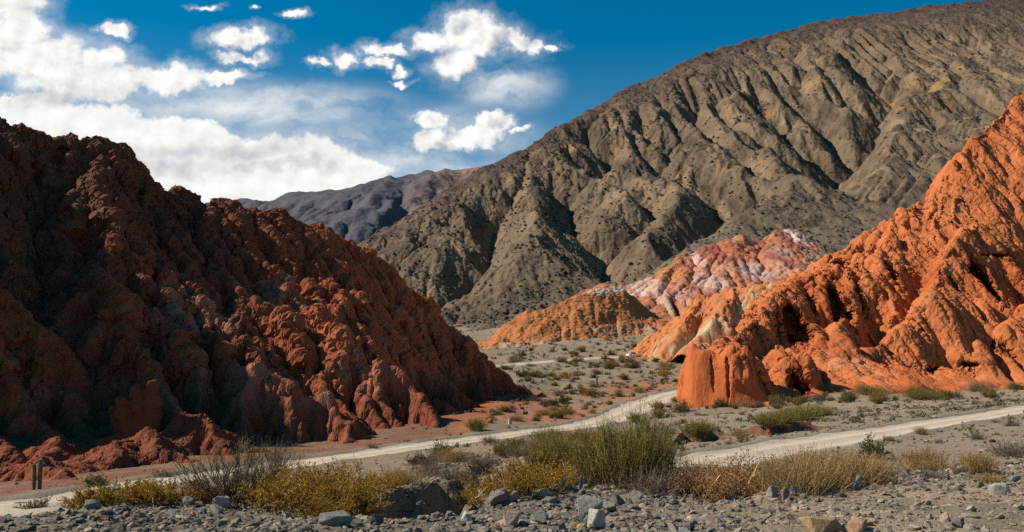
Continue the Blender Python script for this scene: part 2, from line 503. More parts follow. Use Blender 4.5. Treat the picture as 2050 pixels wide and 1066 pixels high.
def grid_mesh(name, X, Y, Z, mat, col=None, flat=False):
    ny, nx = X.shape
    me = bpy.data.meshes.new(name)
    co = np.stack([X, Y, Z], -1).reshape(-1, 3).astype(np.float32)
    i = np.arange(ny * nx).reshape(ny, nx)
    q = np.stack([i[:-1, :-1], i[:-1, 1:], i[1:, 1:], i[1:, :-1]], -1).reshape(-1, 4).astype(np.int32)
    me.vertices.add(len(co)); me.vertices.foreach_set('co', co.ravel())
    me.loops.add(q.size); me.loops.foreach_set('vertex_index', q.ravel())
    me.polygons.add(len(q)); me.polygons.foreach_set('loop_start', np.arange(len(q), dtype=np.int32) * 4)
    me.polygons.foreach_set('use_smooth', np.full(len(q), not flat))
    if col is not None:
        at = me.attributes.new('col', 'FLOAT_COLOR', 'POINT')
        c4 = np.ones((len(co), 4), np.float32); c4[:, :3] = col.reshape(-1, 3)
        at.data.foreach_set('color', c4.ravel())
    me.update(); me.validate()
    me.materials.append(mat)
    o = bpy.data.objects.new(name, me)
    sc.collection.objects.link(o)
    return o

def normals(X, Y, Z):
    P = np.stack([X, Y, Z], -1)
    du = np.gradient(P, axis=1); dv = np.gradient(P, axis=0)
    n = np.cross(du, dv)
    n /= np.linalg.norm(n, axis=-1, keepdims=True) + 1e-12
    return n

def structure(o, label, cat):
    o['kind'] = 'structure'; o['label'] = label; o['category'] = cat
    return o

def fan_xy(hill, a0, a1, na, nt, t0, t1, bias=1.0):
    a = a0 if isinstance(a0, np.ndarray) else np.linspace(a0, a1, na)
    ys, _ = hill.lines(a)
    t = np.linspace(0, 1, nt) ** bias
    lo = ys[0] - t0; hi = ys[-1] + t1
    y = lo[None] + (hi - lo)[None] * t[:, None]
    return (a[None] * y).astype(np.float32), y.astype(np.float32)

def eroded(hill, x0, x1, y0, y1, cell, levels, rough, K, m=0.45, talus=None, maskf=None, maxcut=None, prep=None):
    """grid of the hill's heights after rain erosion, coarse to fine; levels = steps per level, the cell halving each time"""
    z = None; A = None
    for k, steps in enumerate(levels):
        if z is None:
            nx = int((x1 - x0) / cell) + 1; ny = int((y1 - y0) / cell) + 1
        else:
            nx = 2 * nx - 1; ny = 2 * ny - 1; cell *= 0.5
        X, Y = np.meshgrid(x0 + cell * np.arange(nx), y0 + cell * np.arange(ny))
        X = X.astype(np.float32); Y = Y.astype(np.float32)
        if z is None:
            z = hill.base(X, Y)
            z = (prep(X, Y, z) if prep else z) + rough * fbm(X, Y, X * 0, cell * 9, 4)
            z0 = z.copy()
        else:
            z = up2(z); z0 = up2(z0); A = np.maximum(up2(A), cell * cell)
            z = z + rough * 0.28 * fbm(X, Y, X * 0, cell * 8, 3, seed=3.1 * k)
        mk = maskf(X, Y, z) if maskf else 1.0
        z, A = erode(z, cell, steps, K, m, talus, mk, A if k else None, seed=k + 3, floor=(z0 - maxcut) if maxcut else None)
    return z, x0, y0, cell, A

# ---- the near red hill on the left
left_hill = Hill([
    [(-1500, 1060, 40), (-1000, 1040, 41), (-700, 1025, 43), (-300, 1005), (0, 985), (200, 965), (330, 945), (470, 928), (600, 912), (760, 893), (930, 862), (1000, 830), (1050, 808), (1100, 790), (1115, 788)],
    [(-1500, 950, 50), (-700, 915, 56), (-300, 900, 59), (0, 888, 62), (200, 882, 63), (330, 892, 62), (470, 890, 64), (600, 868, 72), (760, 850, 84), (930, 832, 104), (1000, 815, 128), (1050, 800, 145), (1100, 788, 156.5), (1115, 790, 157)],
    [(-1500, -480, 72), (-1000, -460, 76), (-700, -330, 82), (-450, -140, 92), (-250, 40, 103), (-120, 140, 110), (0, 212, 115), (55, 246, 117), (75, 268, 118), (130, 276, 120), (200, 268, 123), (240, 260, 125), (265, 272, 126), (298, 300, 128), (306, 330, 129), (345, 348, 131), (430, 384, 136), (500, 414, 139), (560, 426, 141),  # leftmost crest points, out of view, raised to cast shade over the hill
     (620, 458, 144), (700, 474, 147), (740, 492, 148), (800, 538, 151), (850, 584, 153), (900, 628, 154), (950, 668, 155), (1000, 706, 156), (1050, 744, 157), (1100, 782, 158), (1115, 792, 158.5)]],
    [1.0, 1.25], front=0.5, back=0.75)
left_hill.rib([(-900, -150, 78), (-500, 120, 76), (-320, 270, 75), (-120, 390, 77), (0, 478, 80), (90, 540, 81), (160, 610, 82), (215, 690, 81), (250, 790, 79), (290, 860, 74)], 1.35, 0, 1.0, 2.5)
left_hill.rib([(600, 560, 122), (650, 600, 112), (711, 662, 104), (780, 695, 103), (826, 728, 102), (875, 803, 98), (940, 852, 94)], 1.25, 0.5, 0.8, 1.0)
left_hill.rib([(790, 545, 152), (840, 610, 149), (880, 680, 142), (930, 750, 132), (975, 815, 120)], 1.2, 0.6, 0.8, 0.6)
left_hill.rib([(380, 560, 104), (440, 640, 92), (500, 682, 86), (560, 690, 84), (640, 740, 83), (690, 790, 81), (735, 868, 77)], 1.2, 0.4, 1.0, 1.5)
left_hill.rib([(240, 420, 116), (330, 560, 100), (390, 640, 90), (420, 720, 82), (470, 800, 76), (560, 880, 69)], 1.2, 0.3, 1.0, 1.2)
left_hill.rib([(120, 380, 112), (200, 520, 98), (250, 600, 88), (330, 690, 80), (370, 790, 73), (420, 860, 68)], 1.25, 0.3, 1.0, 1.2)
left_hill.rib([(480, 450, 136), (540, 540, 126), (600, 600, 119), (680, 640, 115)], 1.2, 0.6, 1.0, 1.0)

# ---- the orange cliff on the right: a far spur by the valley road and the near cliff with its nose
far_spur = Hill([
    [(1215, 0, 0.2, 300), (1260, 0, 0.2, 290), (1330, 0, 0.2, 280), (1400, 0, 0.2, 268), (1520, 0, 0.2, 255), (1700, 0, 0.2, 250)],
    [(1215, 722, 304), (1255, 708, 302), (1300, 676, 300), (1350, 636, 296), (1400, 598, 290), (1450, 582, 284), (1500, 568, 278), (1560, 560, 274), (1700, 560, 270)]],
    [0.9], front=0.6, back=0.5)
far_spur.rib([(1400, 600, 290), (1370, 640, 280), (1340, 690, 272)], 1.0, 1.0, 1.0, 1.0)
far_spur.rib([(1480, 575, 282), (1440, 620, 272), (1400, 680, 263)], 1.0, 1.0, 1.5, 1.0)
right_cliff = Hill([
    [(1360, 812), (1400, 813), (1460, 814), (1530, 812), (1580, 804), (1640, 791), (1760, 786), (1880, 782), (2050, 778), (2250, 773), (2500, 766)],
    [(1360, 800, 116), (1400, 790, 118), (1460, 785, 119), (1530, 770, 122), (1580, 745, 127), (1640, 730, 130), (1760, 728, 133), (1880, 732, 136), (1960, 738, 137), (2050, 724, 141), (2250, 700, 146), (2500, 700, 150)],
    [(1360, 785, 119), (1400, 745, 121), (1460, 722, 124), (1500, 708, 129), (1560, 697, 135), (1640, 690, 139), (1720, 682, 142), (1800, 650, 145), (1880, 645, 147), (2050, 640, 150), (2250, 600, 156), (2500, 560, 162)],
    [(1360, 776, 122), (1400, 712, 125), (1460, 668, 129), (1500, 622, 134), (1560, 584, 140), (1640, 572, 144), (1720, 548, 148), (1800, 522, 152), (1880, 500, 155), (2050, 460, 159), (2250, 390, 166), (2500, 300, 172)],
    [(1360, 770, 125), (1385, 722, 127), (1400, 700, 129), (1430, 684, 132), (1460, 662, 136), (1485, 632, 141), (1505, 600, 148), (1530, 572, 156), (1560, 552, 162), (1610, 530, 166), (1680, 488, 167), (1730, 450, 167), (1790, 408, 168), (1850, 378, 169), (1880, 328, 170), (1910, 298, 171), (1970, 228, 174), (2050, 162, 178), (2250, -20, 188), (2500, -150, 200)]],
    [0.9, 0.95, 1.0, 0.9], front=0.6, back=0.35)
right_cliff.end = 8.0
right_cliff.rib([(1985, 380, 166), (1950, 430, 160), (1905, 490, 151), (1880, 560, 145), (1810, 645, 139), (1730, 715, 130), (1660, 770, 122)], 1.35, 0.8, 2.4, 1.5)
right_cliff.rib([(2200, 520, 155), (2080, 600, 145), (2010, 655, 139), (1960, 690, 136)], 1.3, 0.8, 1.8, 2.2)
right_cliff.rib([(1770, 440, 166), (1735, 500, 158), (1700, 570, 146), (1690, 640, 139), (1665, 700, 132)], 1.9, 0.6, 2.2, 1.0)
right_cliff.rib([(1640, 545, 164), (1615, 590, 150), (1610, 650, 140), (1650, 730, 130)], 2.2, 0.6, 2.0, 0.9)
right_cliff.rib([(1540, 585, 156), (1530, 620, 146), (1535, 670, 137), (1560, 720, 129)], 2.2, 0.6, 1.8, 0.9)
right_cliff.rib([(1850, 390, 168), (1820, 450, 163), (1790, 520, 155), (1770, 580, 148), (1790, 640, 141)], 1.6, 0.7, 2.0, 1.2)
right_cliff.rib([(2120, 250, 178), (2080, 330, 171), (2050, 420, 165), (2040, 520, 157)], 1.6, 0.7, 2.4, 1.5)
right_cliff.rib([(1480, 640, 141), (1470, 670, 133), (1490, 720, 126)], 1.8, 0.5, 0.4, 0.8)
# upright walls at the nose: plan outline as (px, depth) corners, skyline as (px, py)
for outl, skyl, wd in (([(1374, 117), (1392, 113.5), (1430, 112.5), (1500, 112.5), (1560, 113), (1592, 115), (1560, 121), (1460, 123), (1376, 123)], [(1374, 735), (1383, 712), (1410, 700), (1425, 712), (1455, 708), (1490, 706), (1505, 712), (1530, 745), (1560, 778), (1596, 804)], 0.9),
                       ([(1538, 119), (1560, 117), (1612, 117), (1624, 120), (1616, 125), (1545, 126)], [(1538, 745), (1556, 728), (1600, 722), (1614, 727), (1626, 750)], 0.8),
                       ([(1376, 122), (1398, 120), (1430, 121), (1440, 128), (1380, 128)], [(1376, 715), (1390, 700), (1412, 696), (1440, 690)], 0.9)):
    pl = [ (uv_of(p, 760)[0] * d, d) for p, d in outl]
    dm = float(np.mean([d for p, d in outl])) - 3
    right_cliff.blocks.append((pl, np.array([uv_of(p, 760)[0] * dm for p, q in skyl]), np.array([uv_of(p, q)[1] * dm for p, q in skyl]), wd))

# ---- orange spur and striped clay hills at the valley head
mid_hill = Hill([
    [(940, 0, 0, 396), (970, 0, 0, 394), (1030, 0, 0, 394), (1100, 0, 0, 398), (1200, 0, 0, 408), (1320, 0, 0, 420), (1400, 0, 0, 430)],
    [(940, 705, 402), (970, 690, 402), (1030, 672, 403), (1100, 660, 407), (1200, 648, 416), (1320, 650, 428), (1400, 650, 438)],
    [(940, 704, 414), (965, 686, 416), (1010, 656, 418), (1060, 628, 422), (1130, 604, 428), (1200, 574, 436), (1250, 584, 442), (1290, 616, 446), (1320, 640, 448), (1400, 645, 450)]],
    [1.0, 0.9], front=0.5, back=0.45)
clay_hill = Hill([
    [(1140, 600, 540), (1250, 640, 505), (1320, 648, 490), (1450, 620, 500), (1600, 590, 510), (1800, 570, 530), (2000, 560, 540)],
    [(1140, 600, 545), (1180, 578, 560), (1215, 566, 565), (1250, 580, 566), (1300, 556, 572), (1370, 516, 590), (1430, 488, 604), (1470, 476, 612), (1520, 486, 620), (1560, 462, 640), (1600, 462, 650), (1650, 492, 650), (1720, 520, 650), (2000, 540, 650)]],
    [0.9], front=0.5, back=0.25)
clay_hill.rib([(1480, 478, 612), (1450, 520, 585), (1400, 580, 545), (1370, 630, 515)], 0.9, 3, 2.0, 2)
clay_hill.rib([(1370, 516, 590), (1330, 560, 560), (1300, 620, 520)], 0.9, 3, 2.0, 2)
clay_hill.rib([(1560, 470, 635), (1530, 520, 600), (1480, 590, 545)], 0.9, 3, 2.0, 2)

# ---- the big grey-green mountain
mountain = Hill([
    [(550, 690, 640), (725, 680, 620), (900, 672, 600), (950, 664, 600), (1060, 640, 600), (1200, 600, 610), (1400, 545, 620), (1600, 520, 640), (1800, 510, 650), (2100, 490, 660), (2500, 470, 670)],
    [(550, 580, 820), (660, 530, 860), (725, 488, 900), (800, 438, 940), (880, 385, 990), (960, 343, 1050), (1040, 295, 1120), (1120, 243, 1220), (1200, 203, 1330), (1300, 152, 1470), (1400, 108, 1600), (1550, 66, 1740), (1700, 34, 1850), (1850, 12, 1940), (1985, -2, 2000), (2100, 0, 2020), (2300, 30, 2050), (2500, 60, 2060)]],
    [1.22], front=0.35, back=0.35, drop=25)
mountain.rib([(1700, 300, 1130), (1650, 322, 1040), (1590, 345, 960), (1540, 380, 890), (1470, 440, 790), (1400, 505, 700)], 0.60, 10, 6, 40)
mountain.rib([(1985, 60, 1850), (1900, 120, 1680), (1830, 175, 1540), (1800, 230, 1420)], 0.55, 8, 14, 30)
mountain.rib([(1130, 300, 1120), (1090, 400, 930), (1060, 500, 780)], 0.55, 3, 14, 30)
mountain.rib([(1330, 260, 1240), (1300, 330, 1080), (1270, 420, 900)], 0.6, 6, 14, 20)
mountain.rib([(1480, 230, 1300), (1430, 330, 1080), (1390, 400, 930)], 0.6, 6, 14, 20)

far_hills = Hill([
    [(200, 560, 3400), (500, 520, 3300), (700, 520, 3200), (1000, 500, 3300), (1300, 480, 3500)],
    [(200, 420, 6400), (440, 405, 6300), (500, 402, 6200), (545, 404, 6000), (566, 407, 5600), (600, 391, 5300), (640, 388, 5200), (690, 381, 5200), (720, 378, 5200), (780, 361, 5400), (850, 343, 5600), (920, 335, 5800), (965, 335, 5800), (1100, 332, 6000), (1300, 340, 6000)]],
    [1.15], front=0.3, back=0.3, drop=100)
far_hills.rib([(600, 391, 5300), (640, 440, 4500), (690, 480, 3900)], 0.7, 10, 60, 60)
far_hills.rib([(780, 361, 5400), (740, 420, 4500), (690, 455, 4000)], 0.7, 10, 60, 60)
far_hills.rib([(900, 337, 5700), (820, 400, 4700), (740, 450, 4000)], 0.7, 10, 60, 60)
# ------------------------------------------------------------------ materials of the land
def new_mat(name):
    m = bpy.data.materials.new(name); m.use_nodes = True
    return m, NT(m.node_tree)

def land_mat(name, fine, mottle=0.35, bump=0.5, stretch=(1, 1, 1), specks=None, rough=0.95, bumpsize=None, grain=0.25):
    """rock or soil: the colour of each place comes from the mesh (rock type), broken up by noise at several sizes; specks = (size, share, colour)"""
    m, t = new_mat(name)
    co = t.add('ShaderNodeTexCoord').outputs['Object']
    col = t.add('ShaderNodeAttribute', attribute_name='col').outputs['Color']
    cs = t.vec('MULTIPLY', co, stretch)
    n1 = t.noise(cs, 1.0 / (fine * 18), 5, 0.6)
    n2 = t.noise(cs, 1.0 / fine, 6, 0.68)
    v = t.math('ADD', t.math('MULTIPLY', t.math('SUBTRACT', n1, 0.5), mottle * 2.2), t.math('MULTIPLY', t.math('SUBTRACT', n2, 0.5), grain * 4))
    v = t.math('MAXIMUM', t.math('ADD', v, 1.0), 0.25)
    c = t.vec('MULTIPLY', col, t.add('ShaderNodeCombineXYZ', {0: v, 1: v, 2: v}).outputs[0])
    if specks:
        for (size, share, scol, jit) in specks:
            vo = t.add('ShaderNodeTexVoronoi', {'Vector': co, 'Scale': 1.0 / size, 'Randomness': 1.0})
            sepc = t.add('ShaderNodeSeparateColor', {0: vo.outputs['Color']})
            dens = t.noise(co, 1.0 / (size * 14), 3, 0.5)
            on = t.smooth(t.math('ADD', sepc.outputs[0], t.math('MULTIPLY', t.math('SUBTRACT', dens, 0.5), 1.3)), 1 - share, 1 - share + 0.02)
            rad = t.math('MULTIPLY', sepc.outputs[1], 0.26)
            near = t.smooth(vo.outputs['Distance'], t.math('ADD', rad, 0.10), t.math('ADD', rad, 0.20), 1.0, 0.0)
            c = t.mix(t.math('MULTIPLY', t.math('MULTIPLY', on, near), jit), c, scol)
    bs = bumpsize or fine
    b1 = t.noise(cs, 1.0 / (bs * 3), 7, 0.66)
    bp = t.add('ShaderNodeBump', {'Strength': 1.0, 'Distance': bump * bs * 3, 'Height': b1})
    t.add('ShaderNodeOutputMaterial', {0: t.add('ShaderNodeBsdfPrincipled', {'Base Color': c, 'Roughness': rough, 'Specular IOR Level': 0.15, 'Normal': bp.outputs[0]})})
    return m

M_RED = land_mat('red_conglomerate', 0.30, 0.32, 0.40, grain=0.20)
M_ORANGE = land_mat('orange_sandstone', 0.30, 0.26, 0.36, stretch=(1, 1, 0.3), grain=0.16)
M_CLAY = land_mat('striped_clay', 0.8, 0.2, 0.4)
M_MOUNT = land_mat('grey_scree', 2.6, 0.35, 0.42, specks=[(7.0, 0.30, (0.032, 0.030, 0.018), 0.7), (16.0, 0.15, (0.035, 0.032, 0.018), 0.6)])
M_FAR = land_mat('cloud_shaded_hills', 12.0, 0.25, 0.3)
M_SOIL = land_mat('stony_soil', 0.05, 0.25, 0.6, grain=0.4)

def rgb(*c):
    return np.array(c, np.float32)

def lerp(c, d, m):
    return c + (np.asarray(d, np.float32) - c) * m[..., None]

# ------------------------------------------------------------------ ground
def build_ground():
    a = np.linspace(-0.80, 0.80, 620)
    y = np.concatenate([np.geomspace(4.0, 40.0, 420), np.geomspace(40.0, 760.0, 420)[1:]])
    A, Y = np.meshgrid(a, y)
    X = A * Y
    X = X.astype(np.float32); Y = Y.astype(np.float32)
    Z = ground(X, Y)
    q = X * 0
    n1 = fbm(X, Y, q, 9.0, 4); n2 = fbm(X, Y, q, 2.5, 4, seed=5.0); n3 = fbm(X, Y, q, 40.0, 3, seed=8.0)
    col = np.ones(X.shape + (3,), np.float32) * rgb(0.270, 0.210, 0.145)                    # valley floor gravel
    col = lerp(col, (0.220, 0.185, 0.132), sstep(-0.2, 0.5, n3))
    col = lerp(col, (0.30, 0.235, 0.17), sstep(0.1, 0.7, n1) * 0.6)
    col = lerp(col, (0.165, 0.150, 0.125), sstep(0.1, 0.6, n2 + 0.4 * n1) * 0.55)
    # blue-grey river stones on the near bank, tan dust towards the right
    near = 1 - sstep(24, 34, Y + 2.5 * n1)
    col = lerp(col, (0.20, 0.17, 0.13), near)
    dust = near * sstep(1.0, 5.0, X + 1.6 * n1) * sstep(-0.35, 0.35, n2 + 0.35 * sstep(3, 9, X))
    col = lerp(col, (0.36, 0.28, 0.205), dust * 0.8)
    tan = sstep(9, 16, X + 3 * n1) * sstep(24, 36, Y) * (1 - sstep(90, 110, Y))
    col = lerp(col, (0.29, 0.235, 0.18), tan * 0.7)
    # red wash below the red hills
    af = X / Y
    yl, _ = left_hill.lines(af)
    dl = yl[0] - Y
    red = (1 - sstep(0.0, 5.0, dl + 3.0 * n1)) * (1 - sstep(0.02, 0.06, af)) * (Y < 165)
    yr, _ = right_cliff.lines(af)
    red2 = (1 - sstep(0.0, 5.5, (yr[0] - Y) + 3.0 * n1)) * sstep(0.24, 0.28, af) * (Y < 140)
    for (px, py, rx, ry) in ((1320, 770, 22, 9), (1250, 782, 16, 6), (1150, 830, 14, 8), (1230, 795, 12, 5), (1090, 815, 9, 8), (1250, 715, 8, 10)):
        g = on_ground(px, py)
        e = np.hypot((X - g[0]) / rx, (Y - g[1]) / (ry * 1.6)) + 0.6 * n1
        red2 = np.maximum(red2, (1 - sstep(0.4, 1.0, e)) * 0.75)
    col = lerp(col, (0.20, 0.085, 0.048), red * 0.85 * (0.6 + 0.4 * sstep(-0.4, 0.3, n2)))  # red wash at the left, its colour darkened for the dim lower corner
    col = lerp(col, (0.36, 0.135, 0.062), np.maximum(red * sstep(0.03, -0.02, -af - 0.06) * (0.6 + 0.4 * sstep(-0.4, 0.3, n2)), red2 * 0.85))
    for c in (cut1, cut2):
        d, _ = line_dist(X, Y, c)
        col = lerp(col, (0.20, 0.105, 0.065), 1 - sstep(0.6, 1.4, d + 0.5 * n2))
    rd = np.full(X.shape, 1e9, np.float32)
    for pts, hw in ROADS:
        d, _ = line_dist(X, Y, pts); rd = np.minimum(rd, d - hw)
    col = lerp(col, (0.25, 0.215, 0.175), (1 - sstep(0.3, 1.8, rd)) * 0.8)
    col = col * rgb(0.92, 0.87, 0.82)
    o = grid_mesh('ground', X, Y, Z - 0.10 * (1 - sstep(-0.5, 0.0, rd)), M_SOIL, col)
    structure(o, 'stony valley floor of grey gravel with orange wash', 'ground')

def build_roads():
    m, t = new_mat('pale_dirt_road')
    co = t.add('ShaderNodeTexCoord').outputs['Object']
    col = t.add('ShaderNodeAttribute', attribute_name='col').outputs['Color']
    n = t.math('ADD', t.math('MULTIPLY', t.noise(co, 0.8, 5, 0.6), 0.5), t.math('MULTIPLY', t.noise(co, 9.0, 4, 0.7), 0.6))
    c = t.vec('MULTIPLY', col, t.add('ShaderNodeCombineXYZ', {0: t.math('ADD', n, 0.45), 1: t.math('ADD', n, 0.45), 2: t.math('ADD', n, 0.45)}).outputs[0])
    bp = t.add('ShaderNodeBump', {'Strength': 0.8, 'Distance': 0.06, 'Height': t.noise(co, 6.0, 6, 0.7)})
    t.add('ShaderNodeOutputMaterial', {0: t.add('ShaderNodeBsdfPrincipled', {'Base Color': c, 'Roughness': 0.95, 'Specular IOR Level': 0.1, 'Normal': bp.outputs[0]})})
    labs = [('dirt_road', 'pale dirt road curving past the dark red hill into the valley'),
            ('dirt_road', 'pale dirt road climbing along the grey slope below the orange cliff'),
            ('dirt_road', 'thin pale road crossing the valley floor behind, with the white car')]
    for (pts, hw), (nm, lab) in zip(ROADS, labs):
        seg = np.concatenate([[0], np.cumsum(np.hypot(*np.diff(pts, axis=0).T))])
        s = np.arange(0, seg[-1], 0.5)
        px = np.interp(s, seg, pts[:, 0]); py = np.interp(s, seg, pts[:, 1])
        tx = np.gradient(px); ty = np.gradient(py); L = np.hypot(tx, ty); tx /= L; ty /= L
        w = np.linspace(-1, 1, 25)
        ew = hw + 0.45 * fbm(s, s * 0, s * 0, 5.0, 4, gain=0.6, seed=1.0)
        off = w[None] * (ew[:, None] + 0.25)
        X = (px[:, None] + ty[:, None] * off).astype(np.float32); Y = (py[:, None] - tx[:, None] * off).astype(np.float32)
        Z = ground(X, Y) + 0.09 - 0.30 * sstep(0.86, 1.0, np.abs(w))[None] + 0.02 * fbm(X, Y, X * 0, 1.5, 2)
        rut = np.exp(-((np.abs(w) - 0.42) / 0.16) ** 2)[None]
        Z -= 0.035 * rut
        n = fbm(X, Y, X * 0, 6.0, 3)
        col = np.ones(X.shape + (3,), np.float32) * rgb(0.44, 0.37, 0.285)
        col = lerp(col, (0.56, 0.47, 0.36), rut * np.ones_like(X) * 0.8)
        n5 = fbm(X, Y, X * 0, 1.6, 4, gain=0.6, seed=3.0)
        col = lerp(col, (0.36, 0.30, 0.23), np.clip((1 - sstep(0.05, 0.22, np.abs(w)))[None] * (0.5 + 0.5 * n5) + 0.5 * sstep(0.2, 0.8, n5), 0, 0.8))
        col = lerp(col, (0.33, 0.285, 0.23), sstep(0.6, 0.95, np.abs(w)[None] + 0.12 * n5) * (0.8 + 0.2 * n))
        structure(grid_mesh(nm, X, Y, Z, m, col), lab, 'road')

def displace(X, Y, Z, amt):
    n = normals(X, Y, Z)
    return X + n[..., 0] * amt, Y + n[..., 1] * amt, Z + n[..., 2] * amt

def alcoves(hill, X, Y, Z, lst):
    """hollows worn into a cliff: (px, py) of the centre, half width and height in picture pixels, depth as a multiple of the half width"""
    q = Y * CP + Z * SP
    QX = 1025 + F * X / q; QY = 533 - F * (Z * CP - Y * SP) / q
    for px, py, rx, ry, dep, tilt in lst:
        k = np.where(np.hypot(QX - px, QY - py) < 5, Y, 1e9)
        k = np.unravel_index(np.argmin(k), k.shape)
        c = (float(X[k]), float(Y[k]), float(Z[k]))
        s = c[1] / F
        rx *= s * 1.25; ry *= s * 1.1
        m = (np.abs(X - c[0]) < ry * 2 + rx * 2) & (np.abs(Z - c[2]) < ry * 2 + rx * 2) & (np.abs(Y - c[1]) < 40)
        x, y, z = X[m], Y[m], Z[m]
        w = 0.35 * fbm(x, y, z, rx * 1.6, 3, seed=px * 0.1)
        dx = (x - c[0]) - tilt * (z - c[2])
        r = np.hypot(dx / rx, (z - c[2]) / ry) + w
        k = 1 - sstep(0.70, 1.0, r)
        Y[m] = y + k * dep * rx * 1.3; X[m] = x + k * dep * rx * 0.35
    return X, Y, Z

# ------------------------------------------------------------------ build the hills
def build_left():
    def mk(X, Y, z):
        ys, zs = left_hill.lines(X / Y)
        return 1 - 0.5 * sstep(0.80, 0.97, (Y - ys[0]) / (ys[-1] - ys[0]))
    z, x0, y0, cell, A = eroded(left_hill, -145, 32, 34, 196, 1.5, (60, 60, 40), 2.6, 0.020, 0.40, talus=3.0, maxcut=6.5, maskf=mk)
    X, Y = fan_xy(left_hill, np.concatenate([np.linspace(-1.36, -0.62, 150)[:-1], np.linspace(-0.62, 0.036, 860)]), 0, 0, 760, 4.0, 8.0)
    Z = sample(z, x0, y0, cell, X, Y)
    ys, zs = left_hill.lines(X / Y)
    g = sstep(0.0, 0.12, (Y - ys[0]) / (ys[-1] - ys[0]))
    up = sstep(-5.5, -1.5, Z)                                     # gentle scree at the foot, rough rock above
    rock = 0.22 + 0.78 * up
    rough = sstep(-0.5, 0.4, fbm(X, Y, Z, 20.0, 2, seed=104.0))
    wx, wy, wz = (0.8 * fbm(X, Y, Z, 4.0, 3, gain=0.5, seed=k) for k in (111.0, 112.0, 113.0))
    f0 = facets(X + wx, Y + wy, (Z + wz) * 0.75, 5.0, 1.3)
    f1 = facets(X + wx * 0.7, Y + wy * 0.7, (Z + wz) * 0.7, 2.3, 3.3)
    X, Y, Z = displace(X, Y, Z, g * rock * (0.48 * f0 + 0.42 * f1 + 0.25 * fbm(X, Y, Z * 0.7, 6.0, 2, mode='r', seed=2.0)))
    wx, wy, wz = (0.35 * fbm(X, Y, Z, 1.3, 3, gain=0.6, seed=k) for k in (101.0, 102.0, 103.0))
    f2 = facets(X + wx, Y + wy, (Z + wz) * 0.8, 1.1, 5.1)
    rg = fbm(X + wx, Y + wy, Z * 0.6 + wz, 1.6, 4, gain=0.6, mode='r', seed=6.0)
    X, Y, Z = displace(X, Y, Z, g * (0.35 + 0.65 * up) * (0.5 + 0.5 * rough) * (0.24 * f2 + 0.22 * rg))
    n1 = fbm(X, Y, Z, 16.0, 3, seed=21.0); n2 = fbm(X, Y, Z, 4.0, 4, seed=22.0)
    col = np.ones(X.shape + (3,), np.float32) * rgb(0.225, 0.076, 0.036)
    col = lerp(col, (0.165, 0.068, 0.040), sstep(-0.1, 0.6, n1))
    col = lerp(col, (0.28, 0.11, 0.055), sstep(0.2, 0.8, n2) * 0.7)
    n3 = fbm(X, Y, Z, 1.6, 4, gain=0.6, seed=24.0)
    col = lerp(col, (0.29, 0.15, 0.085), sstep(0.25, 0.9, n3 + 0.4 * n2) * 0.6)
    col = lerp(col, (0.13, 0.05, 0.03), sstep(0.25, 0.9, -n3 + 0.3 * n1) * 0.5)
    # paler pinkish slabs low in the middle, a brown cap darkened as shade at the top left
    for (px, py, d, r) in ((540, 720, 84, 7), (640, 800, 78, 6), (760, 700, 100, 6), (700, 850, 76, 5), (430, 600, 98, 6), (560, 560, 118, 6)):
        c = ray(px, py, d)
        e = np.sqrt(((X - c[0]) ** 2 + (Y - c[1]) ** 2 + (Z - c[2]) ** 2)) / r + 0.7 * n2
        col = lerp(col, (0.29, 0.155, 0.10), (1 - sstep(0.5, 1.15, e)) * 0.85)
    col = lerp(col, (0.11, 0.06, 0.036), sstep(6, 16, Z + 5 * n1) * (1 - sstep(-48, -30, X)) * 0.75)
    col = lerp(col, (0.40, 0.14, 0.060), sstep(-34, -14, X + 5 * n1) * sstep(92, 114, Y + 4 * n1) * 0.85)  # far right end coloured brighter orange to read as sunlit
    col = lerp(col, (0.20, 0.072, 0.036), (1 - sstep(-6.5, -4.5, Z + 1.2 * n2)) * 0.8)  # low scree darkened in colour, standing in for shade at the lower left
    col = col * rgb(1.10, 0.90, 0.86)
    structure(grid_mesh('red_hill', X, Y, Z, M_RED, col, flat=True), 'dark rugged red rock hill in shade filling the left side', 'hill')

